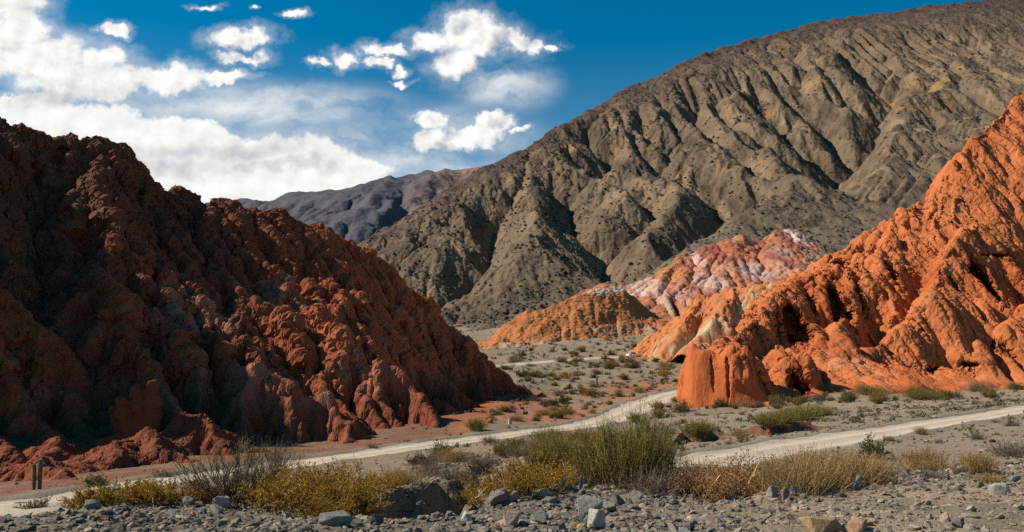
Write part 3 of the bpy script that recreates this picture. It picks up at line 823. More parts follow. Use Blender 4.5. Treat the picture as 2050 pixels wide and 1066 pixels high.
def build_right():
    def mk(X, Y, z):
        sd = np.minimum.reduce([poly_sd(X, Y, b[0]) for b in right_cliff.blocks])
        ys, zs = right_cliff.lines(X / Y)
        t = (Y - ys[0]) / (ys[-1] - ys[0])
        return sstep(0.5, 3.0, sd) * (0.25 + 0.75 * sstep(0.35, 0.6, t))
    z, x0, y0, cell, A = eroded(right_cliff, 14, 178, 100, 225, 1.4, (60, 45, 20), 0.5, 0.012, 0.42, talus=3.5, maxcut=2.6, maskf=mk)
    X, Y = fan_xy(right_cliff, 0.178, 0.74, 900, 740, 6.0, 4.0)
    Z = sample(z, x0, y0, cell, X, Y)
    ys, zs = right_cliff.lines(X / Y)
    t = (Y - ys[0]) / (ys[-1] - ys[0])
    g = sstep(-3.5, 1.0, Y - ys[0])
    # fins and blocks at the cliff's nose are added below as one body with it
    up = np.maximum(sstep(0.08, 0.25, t), sstep(-6.0, -4.0, Z) * (Y < 126))
    def along(w, size, seed):
        wv = w * fbm(X, Y, Z, size, 2, seed=seed)
        return X * 0.86 + Y * 0.50 + wv, (-X * 0.50 + Y * 0.86) * 0.13, Z * 0.13      # flutes run straight down the slope
    zone = sstep(-0.4, 0.3, fbm(X, Y, Z, 22.0, 2, seed=39.0))
    fl = fbm(*along(1.2, 8.0, 33.0), 5.5, 2, gain=0.5, mode='b', seed=31.0)
    X, Y, Z = displace(X, Y, Z, g * (0.1 + 0.9 * up) * (0.5 + 0.5 * zone) * 1.6 * fl)
    X, Y, Z = alcoves(right_cliff, X, Y, Z, [(1584, 645, 20, 50, 2.6, -0.05), (1682, 615, 18, 42, 2.6, -0.1), (1626, 610, 8, 36, 2.0, 0), (1560, 650, 8, 32, 2.0, 0), (1668, 562, 12, 18, 1.8, 0),
                          (1977, 560, 15, 52, 2.8, -0.25), (1712, 536, 11, 30, 2.2, -0.15), (1724, 590, 7, 42, 2.2, 0), (1788, 546, 8, 26, 2.0, -0.2), (1870, 738, 14, 9, 1.6, 0.5), (1937, 731, 13, 6, 1.6, 0.2),
                          (2026, 705, 8, 32, 2.0, -0.3), (1912, 572, 4, 22, 2.0, -0.2), (1998, 508, 34, 5, 1.0, 0.0), (1510, 560, 10, 10, 1.5, 0), (1500, 640, 9, 14, 1.5, 0), (1455, 758, 3.5, 40, 1.6, 0.05), (1422, 745, 3, 36, 1.6, 0), (1486, 735, 2.5, 26, 1.4, 0), (1534, 772, 6, 34, 1.8, -0.45), (1592, 768, 13, 26, 2.4, 0), (1612, 775, 10, 18, 2.0, 0), (1850, 660, 5, 20, 1.6, -0.2), (1750, 690, 6, 22, 1.6, -0.3)])
    n = fbm(*along(0.5, 3.0, 35.0), 1.7, 3, gain=0.5, mode='b', seed=36.0)
    X, Y, Z = displace(X, Y, Z, g * (0.2 + 0.8 * up) * 0.42 * n)
    wx, wy, wz = (0.45 * fbm(X, Y, Z, 1.8, 4, gain=0.6, seed=k) for k in (105.0, 106.0, 107.0))
    q = along(0.5, 3.0, 35.0)
    f1 = facets(q[0] + wx, q[1] * 3 + wy, q[2] * 3 + wz, 2.4, 2.2)
    rg = fbm(q[0] + 0.5 * wx, q[1] * 1.5 + wy * 0.5, q[2] * 1.5 + wz * 0.5, 1.5, 4, gain=0.6, mode='r', seed=38.0)
    f2 = facets(X + wx, Y + wy, Z * 0.7 + wz, 0.9, 6.2)
    X, Y, Z = displace(X, Y, Z, g * (0.15 + 0.85 * up) * (0.18 * rg + (0.22 * f1 + 0.10 * f2) * (1 - 0.65 * zone) + 0.10 * fbm(*along(0.3, 1.5, 45.0), 0.7, 3, gain=0.6, mode='r', seed=46.0)))
    n1 = fbm(X, Y, Z, 18.0, 3, seed=41.0); n2 = fbm(X, Y, Z * 0.6, 4.0, 4, seed=42.0)
    col = np.ones(X.shape + (3,), np.float32) * rgb(0.50, 0.165, 0.060)
    col = lerp(col, (0.40, 0.105, 0.035), sstep(-0.1, 0.6, n1) * 0.8)
    col = lerp(col, (0.52, 0.20, 0.085), sstep(0.15, 0.8, n2) * 0.7)
    col = lerp(col, (0.50, 0.145, 0.052), (1 - sstep(0.03, 0.10, t + 0.03 * n2)))
    for (px, py, d, r, cc) in ((1440, 640, 240, 9, (0.42, 0.29, 0.16)), (1400, 672, 262, 8, (0.50, 0.34, 0.22)), (1470, 600, 238, 7, (0.40, 0.25, 0.13)), (1690, 760, 128, 3.5, (0.52, 0.25, 0.14)), (1400, 690, 120, 3, (0.52, 0.26, 0.15)), (1500, 580, 215, 6, (0.32, 0.16, 0.08))):
        c = ray(px, py, d)
        e = np.sqrt(((X - c[0]) ** 2 + ((Y - c[1]) * 0.6) ** 2 + (Z - c[2]) ** 2)) / r + 0.8 * n2
        col = lerp(col, cc, (1 - sstep(0.4, 1.1, e)) * 0.8)
    col = col * rgb(0.94, 0.86, 0.82)
    structure(grid_mesh('cliff', X, Y, Z, M_ORANGE, col), 'sunlit fluted orange sandstone cliff rising at the right', 'cliff')

def build_spur():
    z, x0, y0, cell, A = eroded(far_spur, 20, 120, 235, 330, 1.2, (40, 30), 0.6, 0.003, 0.5, talus=2.5, maxcut=3.5)
    X, Y = fan_xy(far_spur, 0.100, 0.34, 420, 280, 16.0, 12.0)
    Z = sample(z, x0, y0, cell, X, Y)
    ys, zs = far_spur.lines(X / Y)
    g = sstep(0.0, 0.15, (Y - ys[0]) / (ys[-1] - ys[0]))
    X, Y, Z = displace(X, Y, Z, g * 0.9 * fbm(X, Y, Z * 0.4, 6.0, 3, mode='b', seed=45.0))
    X, Y, Z = displace(X, Y, Z, g * 0.3 * fbm(X, Y, Z * 0.5, 1.8, 3, mode='b', seed=46.0))
    n1 = fbm(X, Y, Z, 15.0, 3, seed=47.0); n2 = fbm(X, Y, Z, 4.0, 3, seed=48.0)
    col = np.ones(X.shape + (3,), np.float32) * rgb(0.45, 0.16, 0.06)
    col = lerp(col, (0.36, 0.12, 0.05), sstep(0.0, 0.6, n1) * 0.8)
    a = X / Y
    band = np.exp(-(((X - 58) * 0.6 - (Z - 4) + 4 * n1) / 3.2) ** 2)
    col = lerp(col, (0.44, 0.33, 0.19), np.clip(band * 1.2, 0, 1) * sstep(-0.3, 0.3, n2 + 0.2) * 0.9)
    structure(grid_mesh('rock_spur', X, Y, Z, M_ORANGE, col), 'orange rock spur running down to the far valley road', 'hill')

def build_mid():
    z, x0, y0, cell, A = eroded(mid_hill, -40, 130, 360, 520, 2.0, (40, 20), 2.0, 0.0025, 0.5, talus=2.5, maxcut=4)
    X, Y = fan_xy(mid_hill, -0.055, 0.21, 420, 220, 8.0, 10.0)
    Z = sample(z, x0, y0, cell, X, Y)
    Z = Z + 0.9 * fbm(X, Y * 0.4, Z, 9, 3, mode='r', seed=51.0)
    wx = fbm(X, Y, Z, 4, 3, seed=55.0)
    X, Y, Z = displace(X, Y, Z, 0.0 * wx + 0.12 * facets(X - wx, Y + wx, Z * 2.0 + 0.25 * X, 2.0, 5.1) + 0.2 * fbm(X, Y, Z * 2, 3.0, 3, mode='r', seed=52.0))
    n1 = fbm(X, Y, Z, 14.0, 3, seed=53.0)
    ys, zs = mid_hill.lines(X / Y)
    t = (Y - ys[0]) / (ys[-1] - ys[0])
    col = np.ones(X.shape + (3,), np.float32) * rgb(0.40, 0.15, 0.055)
    lay = fbm(X * 0.15, Y * 0.15, Z + 0.10 * X, 3.0, 2, seed=54.0)
    col = lerp(col, (0.30, 0.105, 0.045), sstep(0.0, 0.5, lay) * 0.8)
    col = lerp(col, (0.36, 0.27, 0.18), (1 - sstep(0.0, 0.28, t + 0.2 * n1)) * sstep(-0.3, 0.4, lay))
    c = ray(1205, 572, 446)
    e = np.hypot((X - c[0]) / 17, (Z - c[2]) / 4.5) + 0.5 * n1
    col = lerp(col, (0.50, 0.42, 0.34), 1 - sstep(0.6, 1.1, e))
    structure(grid_mesh('orange_spur', X, Y, Z, M_CLAY, col), 'low orange rock spur with a whitish cap in the valley', 'hill')

def build_clay():
    z, x0, y0, cell, A = eroded(clay_hill, 20, 340, 460, 740, 3.0, (50, 30), 2.0, 0.006, 0.5, talus=2.0, maxcut=8)
    X, Y = fan_xy(clay_hill, 0.055, 0.54, 520, 280, 8.0, 50.0)
    Z = sample(z, x0, y0, cell, X, Y)
    Z = Z + 1.0 * fbm(X, Y, Z, 12, 3, mode='r', seed=61.0)
    X, Y, Z = displace(X, Y, Z, 0.5 * fbm(X, Y * 0.4, Z * 0.3, 5, 3, mode='r', seed=62.0) + 0.25 * facets(X, Y * 0.6, Z, 5.0, 2.0))
    n1 = fbm(X, Y, Z, 22.0, 3, seed=63.0); n2 = fbm(X, Y, Z, 7.0, 3, seed=64.0)
    col = np.ones(X.shape + (3,), np.float32) * rgb(0.37, 0.165, 0.090)
    lay = fbm(X * 0.9 + 4 * n1, Y * 0.2, Z * 0.5, 13.0, 2, seed=65.0)
    col = lerp(col, (0.44, 0.25, 0.17), sstep(0.0, 0.5, lay))
    col = lerp(col, (0.24, 0.085, 0.07), sstep(0.05, 0.4, fbm(X + 3 * n1, Y * 0.2, Z * 0.3, 9.0, 2, seed=66.0)) * 0.8)
    f = lambda x, y: clay_hill.base(np.asarray(x, np.float32), np.asarray(y, np.float32))
    for (px, py, rx, ry, cc, k) in ((1290, 572, 40, 22, (0.48, 0.37, 0.29), 1), (1250, 590, 40, 14, (0.50, 0.44, 0.40), .9), (1335, 610, 16, 34, (0.46, 0.34, 0.29), 1), (1420, 566, 34, 26, (0.47, 0.34, 0.29), 1), (1370, 590, 22, 18, (0.42, 0.28, 0.23), .8),
                            (1400, 522, 16, 26, (0.58, 0.40, 0.36), 1), (1340, 548, 34, 16, (0.44, 0.20, 0.08), 1), (1510, 545, 46, 24, (0.40, 0.31, 0.29), 1), (1480, 505, 36, 26, (0.42, 0.16, 0.075), 1), (1432, 505, 18, 22, (0.24, 0.07, 0.055), 1),
                            (1603, 476, 34, 20, (0.52, 0.36, 0.31), 1), (1582, 470, 14, 20, (0.60, 0.51, 0.47), 1), (1640, 492, 18, 14, (0.5, 0.36, 0.33), .8), (1560, 505, 30, 18, (0.34, 0.27, 0.23), .7), (1450, 540, 26, 20, (0.44, 0.24, 0.17), .8)):
        c = hit(f, px, py, np.linspace(470, 720, 500)); s = c[1] / F
        e = np.hypot((X - c[0]) / (rx * s), (Z - c[2]) / (ry * s)) + 0.25 * n2 + 0.6 * fbm(X + 0.5 * Z, Y * 0.15, Z * 0.22, 7.0, 4, gain=0.6, seed=67.0)
        col = lerp(col, cc, (1 - sstep(0.60, 1.0, e)) * k * 0.85)
    # grey scree of the big mountain runs down over the top and the right flank
    ys, zs = clay_hill.lines(X / Y)
    t = (Y - ys[0]) / (ys[-1] - ys[0])
    sc_ = sstep(0.95, 1.06, t + 0.10 * n1)
    a = X / Y
    sc_ = np.maximum(sc_, sstep(0.325, 0.365, a + 0.012 * n1))
    c = hit(f, 1603, 478, np.linspace(470, 720, 500)); s = c[1] / F
    sc_ = sc_ * sstep(0.7, 1.1, np.hypot((X - c[0]) / (50 * s), (Z - c[2]) / (28 * s)) + 0.3 * n2)
    col = lerp(col, (0.135, 0.12, 0.085), sc_)
    col = lerp(col * rgb(1.04, 0.90, 0.84), (0.135, 0.12, 0.085), sc_)
    structure(grid_mesh('striped_hill', X, Y, Z, M_CLAY, col), 'clay hills striped white, pink and orange below the grey mountain', 'hill')

def build_mountain():
    cuts = [([(1610, 150), (1640, 215), (1655, 275), (1690, 330), (1740, 372), (1800, 402)], 70, 55), ([(1310, 210), (1345, 290), (1400, 345), (1450, 395), (1400, 445), (1330, 490), (1250, 548), (1205, 570)], 45, 34),
            ([(1100, 330), (1150, 395), (1195, 470), (1205, 520), (1200, 565)], 45, 32), ([(960, 400), (985, 460), (940, 540), (900, 600)], 36, 26), ([(1530, 160), (1560, 240), (1600, 300), (1655, 335)], 50, 40),
            ([(1230, 280), (1270, 330), (1300, 380), (1290, 420), (1215, 500)], 40, 30), ([(1450, 240), (1490, 300), (1520, 345), (1490, 385), (1450, 400)], 40, 30), ([(1800, 120), (1745, 190), (1700, 260), (1670, 310)], 60, 45)]
    f = lambda x, y: mountain.base(np.asarray(x, np.float32), np.asarray(y, np.float32))
    cw = []
    for pts, w, dep in cuts:
        cw.append((np.array([hit(f, p[0], p[1], np.geomspace(600, 2400, 700)) for p in pts]), w, dep))
    def prep(X, Y, z):
        q = X * 0
        wx = X + 45 * fbm(X, Y, q, 190, 3, seed=71.0); wy = Y + 45 * fbm(X, Y, q, 170, 3, seed=72.0)
        a = X / Y
        ys, zs = mountain.lines(a)
        t = (Y - ys[0]) / (ys[-1] - ys[0])
        body = sstep(0.0, 0.25, t) * (1 - sstep(0.82, 0.99, t))
        z = z + body * (12 * fbm(wx, wy, q, 420, 3, seed=73.0) + 6 * fbm(wx, wy, q, 150, 3, gain=0.55, mode='r', seed=74.0))
        for c, w, dep in cw:
            d, s = line_dist(wx, wy, c)
            z = z - 0.7 * dep * sstep(0.0, 0.25, s) * (1 - 0.75 * sstep(0.6, 1.0, s)) * np.maximum(1 - d / w, 0) ** 1.2
        return z
    def mk(X, Y, z):
        ys, zs = mountain.lines(X / Y)
        t = (Y - ys[0]) / (ys[-1] - ys[0])
        n = fbm(X, Y, X * 0, 300, 2, seed=75.0)
        return (0.12 + 0.88 * sstep(0.05, 0.25, t)) * (1 - 0.93 * sstep(0.60, 0.97, t + 0.16 * n)) * (0.55 + 0.45 * sstep(-0.4, 0.3, fbm(X, Y, X * 0, 140, 2, seed=78.0)))
    z, x0, y0, cell, A = eroded(mountain, -420, 1480, 520, 2320, 20.0, (50, 60, 50, 44), 9.0, 0.012, 0.38, talus=1.15, maskf=mk, maxcut=32, prep=prep)
    X, Y = fan_xy(mountain, -0.26, 0.66, 1000, 560, 60.0, 60.0, bias=1.25)
    Z = sample(z, x0, y0, cell, X, Y)
    rawZ = Z.copy()
    ys, zs = mountain.lines(X / Y)
    t = (Y - ys[0]) / (ys[-1] - ys[0])
    Z = Z + 2.6 * fbm(X + 6 * fbm(X, Y, Z * 0, 40, 2), Y * 0.6, Z * 0.3, 26, 4, gain=0.6, mode='r', seed=76.0) * (0.12 + 0.88 * sstep(0.08, 0.38, t)) * (1 - 0.6 * sstep(0.75, 1, t))
    Z = Z + 0.9 * fbm(X + 0.3 * Y, Y * 0.4, Z * 0.3, 9, 3, gain=0.6, mode='r', seed=77.0)
    n1 = fbm(X, Y, Z, 300.0, 4, seed=81.0); n2 = fbm(X, Y, Z, 60.0, 4, seed=82.0)
    gz = np.hypot(*[sample(q, x0, y0, cell, X, Y) for q in np.gradient(z, cell)])
    col = np.ones(X.shape + (3,), np.float32) * rgb(0.128, 0.102, 0.070)
    col = lerp(col, (0.100, 0.086, 0.066), sstep(-0.2, 0.5, n1))
    col = lerp(col, (0.092, 0.066, 0.053), sstep(0.50, 0.90, t + 0.12 * n1) * 0.9)
    bare = sstep(0.52, 0.82, gz + 0.18 * n2) * (1 - sstep(0.85, 1.0, t))
    col = lerp(col, (0.185, 0.148, 0.092), bare * 0.6)
    st = fbm(X + 10 * n2, Y * 0.16, Z * 0.16, 20.0, 4, gain=0.6, seed=84.0)
    col = lerp(col, (0.255, 0.195, 0.118), sstep(0.1, 0.7, st) * sstep(0.12, 0.32, t) * (1 - sstep(0.7, 0.95, t)) * 0.85)
    col = lerp(col, (0.060, 0.049, 0.038), sstep(0.1, 0.8, -st + 0.3 * n1) * 0.75)
    oc = sstep(0.15, 0.6, n2) * sstep(0.1, 0.4, n1) * sstep(0.2, 0.4, t) * (1 - sstep(0.75, 0.9, t))
    col = lerp(col, (0.30, 0.20, 0.090), oc * 0.8)
    col = lerp(col, (0.155, 0.14, 0.10), (1 - sstep(0.02, 0.16, t + 0.05 * n1)) * 0.8)
    col = col * rgb(1.0, 0.885, 0.87)
    structure(grid_mesh('grey_mountain', X, Y, Z, M_MOUNT, col), 'great grey-green gullied mountain behind the red rocks', 'mountain')

def build_far():
    def mk(X, Y, z):
        ys, zs = far_hills.lines(X / Y)
        t = (Y - ys[0]) / (ys[-1] - ys[0])
        return 1 - 0.85 * sstep(0.7, 0.95, t)
    z, x0, y0, cell, A = eroded(far_hills, -3600, 1300, 3000, 7000, 60.0, (70, 60, 30), 40.0, 0.0022, 0.52, talus=1.1, maskf=mk, maxcut=260)
    X, Y = fan_xy(far_hills, -0.42, 0.10, 420, 220, 60.0, 150.0)
    Z = sample(z, x0, y0, cell, X, Y) + 7 * fbm(X, Y, X * 0, 110, 3, mode='r', seed=91.0)
    n1 = fbm(X, Y, Z, 900.0, 4, seed=92.0); n2 = fbm(X, Y, Z, 260.0, 4, seed=93.0)
    a = X / Y
    col = np.ones(X.shape + (3,), np.float32) * rgb(0.085, 0.082, 0.098)  # dark bluish base colour stands in for cloud shadow and haze
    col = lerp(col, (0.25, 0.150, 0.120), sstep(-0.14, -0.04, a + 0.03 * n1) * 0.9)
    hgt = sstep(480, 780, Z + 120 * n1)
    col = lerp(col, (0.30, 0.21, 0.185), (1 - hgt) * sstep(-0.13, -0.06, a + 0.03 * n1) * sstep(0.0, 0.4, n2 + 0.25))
    structure(grid_mesh('far_hills', X, Y, Z, M_FAR, col), 'distant purple hills darkened in colour as if under cloud shadow', 'hills')
build_ground()
build_roads()
build_left()
build_right()
build_spur()
build_mid()
build_clay()
build_mountain()
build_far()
# ------------------------------------------------------------------ placing things on the built land
bpy.context.view_layer.update()
_dg = bpy.context.evaluated_depsgraph_get()
def at(px, py):
    """where the sight line through a picture point meets the built land"""
    u, v = uv_of(px, py)
    ok, loc, nor, i, o, m = sc.ray_cast(_dg, (0, 0, 0), Vector((u, 1, v)).normalized())
    return np.array(loc)
def drop(x, y):
    ok, loc, nor, i, o, m = sc.ray_cast(_dg, (x, y, 6.0), (0, 0, -1))
    return float(loc[2]), o.name if ok else ''

def raw_mesh(name, V, Fc, mat, col=None, smooth=False, mats=None, midx=None):
    """V (n,3); Fc list of (k, m) index arrays, each of one polygon size"""
    me = bpy.data.meshes.new(name)
    V = np.asarray(V, np.float32)
    me.vertices.add(len(V)); me.vertices.foreach_set('co', V.ravel())
    loops = np.concatenate([f.ravel() for f in Fc]).astype(np.int32)
    sizes = np.concatenate([np.full(len(f), f.shape[1], np.int32) for f in Fc])
    me.loops.add(len(loops)); me.loops.foreach_set('vertex_index', loops)
    me.polygons.add(len(sizes)); me.polygons.foreach_set('loop_start', np.concatenate([[0], np.cumsum(sizes)[:-1]]).astype(np.int32))
    me.polygons.foreach_set('use_smooth', np.full(len(sizes), smooth))
    if col is not None:
        at_ = me.attributes.new('col', 'FLOAT_COLOR', 'POINT')
        c4 = np.ones((len(V), 4), np.float32); c4[:, :3] = col
        at_.data.foreach_set('color', c4.ravel())
    me.update(); me.validate()
    for m in (mats or [mat]):
        me.materials.append(m)
    return me

def link(name, me, parent=None, loc=None):
    o = bpy.data.objects.new(name, me)
    sc.collection.objects.link(o)
    if parent is not None:
        o.parent = parent
    if loc is not None:
        o.location = loc
    return o

def tag(o, label, cat, group=None, kind=None):
    o['label'] = label; o['category'] = cat
    if group: o['group'] = group
    if kind: o['kind'] = kind
    return o

# ------------------------------------------------------------------ plant and stone materials
def leaf_mat(name, trans=0.35, rough=0.7):
    m, t = new_mat(name)
    col = t.add('ShaderNodeAttribute', attribute_name='col').outputs['Color']
    rnd = t.add('ShaderNodeObjectInfo').outputs['Random']
    f = t.math('ADD', 0.82, t.math('MULTIPLY', rnd, 0.36))
    c = t.vec('MULTIPLY', col, t.add('ShaderNodeCombineXYZ', {0: f, 1: t.math('ADD', 0.85, t.math('MULTIPLY', rnd, 0.3)), 2: f}).outputs[0])
    d = t.add('ShaderNodeBsdfPrincipled', {'Base Color': c, 'Roughness': rough, 'Specular IOR Level': 0.2})
    tr = t.add('ShaderNodeBsdfTranslucent', {'Color': c})
    t.add('ShaderNodeOutputMaterial', {0: t.add('ShaderNodeMixShader', {0: trans, 1: d, 2: tr})})
    return m
M_LEAF = leaf_mat('desert_leaf')
M_TWIG = leaf_mat('dry_twig', 0.0, 0.85)

def stone_mat():
    m, t = new_mat('river_stone')
    co = t.add('ShaderNodeTexCoord').outputs['Object']
    col = t.add('ShaderNodeAttribute', attribute_name='col').outputs['Color']
    n = t.math('ADD', t.math('MULTIPLY', t.noise(co, 5.0, 5, 0.65), 0.7), t.math('MULTIPLY', t.noise(co, 40.0, 3, 0.6), 0.5))
    k = t.math('ADD', n, 0.4)
    c = t.vec('MULTIPLY', col, t.add('ShaderNodeCombineXYZ', {0: k, 1: k, 2: k}).outputs[0])
    bp = t.add('ShaderNodeBump', {'Strength': 0.9, 'Distance': 0.04, 'Height': t.noise(co, 14.0, 6, 0.65)})
    t.add('ShaderNodeOutputMaterial', {0: t.add('ShaderNodeBsdfPrincipled', {'Base Color': c, 'Roughness': 0.85, 'Specular IOR Level': 0.25, 'Normal': bp.outputs[0]})})
    return m
M_STONE = stone_mat()

# ------------------------------------------------------------------ shrubs: branching stems with small leaves
class Tufts:
    """collects ribbons (stems) and leaves of one plant"""
    def __init__(s, seed):
        s.r = np.random.RandomState(seed)
        s.SV, s.SF, s.SC, s.n = [], [], [], 0
        s.LV, s.LC = [], []
    def stems(s, P0, D, L, rad, bend, seg, col, droop=0.0, var=0.2):
        """many stems at once: start points, directions, lengths; returns the points along each (N, seg+1, 3)"""
        N = len(P0); r = s.r
        D = D / np.linalg.norm(D, axis=1, keepdims=True)
        pts = [P0]; d = D.copy()
        for k in range(seg):
            d = d + r.normal(size=(N, 3)) * bend; d[:, 2] -= droop * (k / seg)
            d /= np.linalg.norm(d, axis=1, keepdims=True)
            pts.append(pts[-1] + d * (L / seg)[:, None])
        P = np.stack(pts, 1)
        a = r.rand(N, 1) * 6.28
        T = P[:, -1] - P[:, 0]; T /= np.linalg.norm(T, axis=1, keepdims=True) + 1e-9
        ref = np.where(np.abs(T[:, 2:3]) > 0.9, np.array([[1.0, 0, 0]]), np.array([[0, 0, 1.0]]))
        A = np.cross(T, ref); A /= np.linalg.norm(A, axis=1, keepdims=True); B = np.cross(T, A)
        taper = np.linspace(1, 0.35, seg + 1)
        ring = []
        for q in range(3):
            an = a + q * 2.0944
            ring.append(P + ((np.cos(an) * A + np.sin(an) * B)[:, None] * (np.atleast_1d(rad)[:, None] * taper[None])[..., None]))
        V = np.stack(ring, 2).reshape(N, (seg + 1) * 3, 3)
        base = s.n + np.arange(N)[:, None, None] * ((seg + 1) * 3)
        k = np.arange(seg)[:, None] * 3
        quads = np.stack([np.stack([k[:, 0] + q, k[:, 0] + (q + 1) % 3, k[:, 0] + 3 + (q + 1) % 3, k[:, 0] + 3 + q], -1) for q in range(3)], 1).reshape(1, -1, 4)
        s.SF.append((base + quads).reshape(-1, 4)); s.SV.append(V.reshape(-1, 3)); s.n += N * (seg + 1) * 3
        c = np.asarray(col)[None] * (1 + var * r.normal(size=(N, 1))).clip(0.5, 1.6)
        s.SC.append(np.repeat(c, (seg + 1) * 3, 0))
        return P
    def leaves(s, pts, size, cols, var=0.25, up=0.3, slim=0.45):
        N = len(pts); r = s.r
        d = r.normal(size=(N, 3)); d[:, 2] += up; d /= np.linalg.norm(d, axis=1, keepdims=True)
        e = np.cross(d, r.normal(size=(N, 3))); e /= np.linalg.norm(e, axis=1, keepdims=True) + 1e-9
        sz = (size * (0.6 + 0.8 * r.rand(N)))[:, None]
        V = np.stack([pts, pts + d * sz * 0.5 + e * sz * slim * 0.5, pts + d * sz, pts + d * sz * 0.5 - e * sz * slim * 0.5], 1)
        s.LV.append(V.reshape(-1, 3))
        cols = np.asarray(cols, float).reshape(-1, 3)
        c = cols[r.randint(len(cols), size=N)] * (1 + var * r.normal(size=(N, 1))).clip(0.45, 1.7)
        s.LC.append(np.repeat(c, 4, 0))
    GAIN = {'broom': (2.4, 1.78, 1.1), 'yellow': (2.1, 1.65, 1.0), 'straw': (1.7, 1.45, 1.2), 'dry': (1.75, 1.5, 1.25), 'grey': (1.3, 1.2, 1.05), 'green': (1.5, 1.4, 1.1), 'wispy': (1.5, 1.35, 1.1)}
    def leaf_mesh(s, name):
        V = np.concatenate(s.LV); n = len(V) // 4
        return raw_mesh(name, V, [np.arange(n * 4).reshape(n, 4)], M_LEAF, np.concatenate(s.LC))
    def stem_mesh(s, name):
        return raw_mesh(name, np.concatenate(s.SV), [np.concatenate(s.SF)], M_TWIG, np.concatenate(s.SC))

def along_pts(P, n, r, lo=0.2):
    N, K, _ = P.shape
    i = r.randint(N, size=n); t = (lo + (1 - lo) * r.rand(n)) * (K - 1.001)
    k = t.astype(int); f = (t - k)[:, None]
    return P[i, k] * (1 - f) + P[i, k + 1] * f

def dome_dirs(r, n, spread, up=0.55):
    a = r.rand(n) * 6.2832; e = up + (1 - up) * r.rand(n)
    h = np.sqrt(1 - e * e) * spread
    return np.stack([np.cos(a) * h, np.sin(a) * h, e], 1)

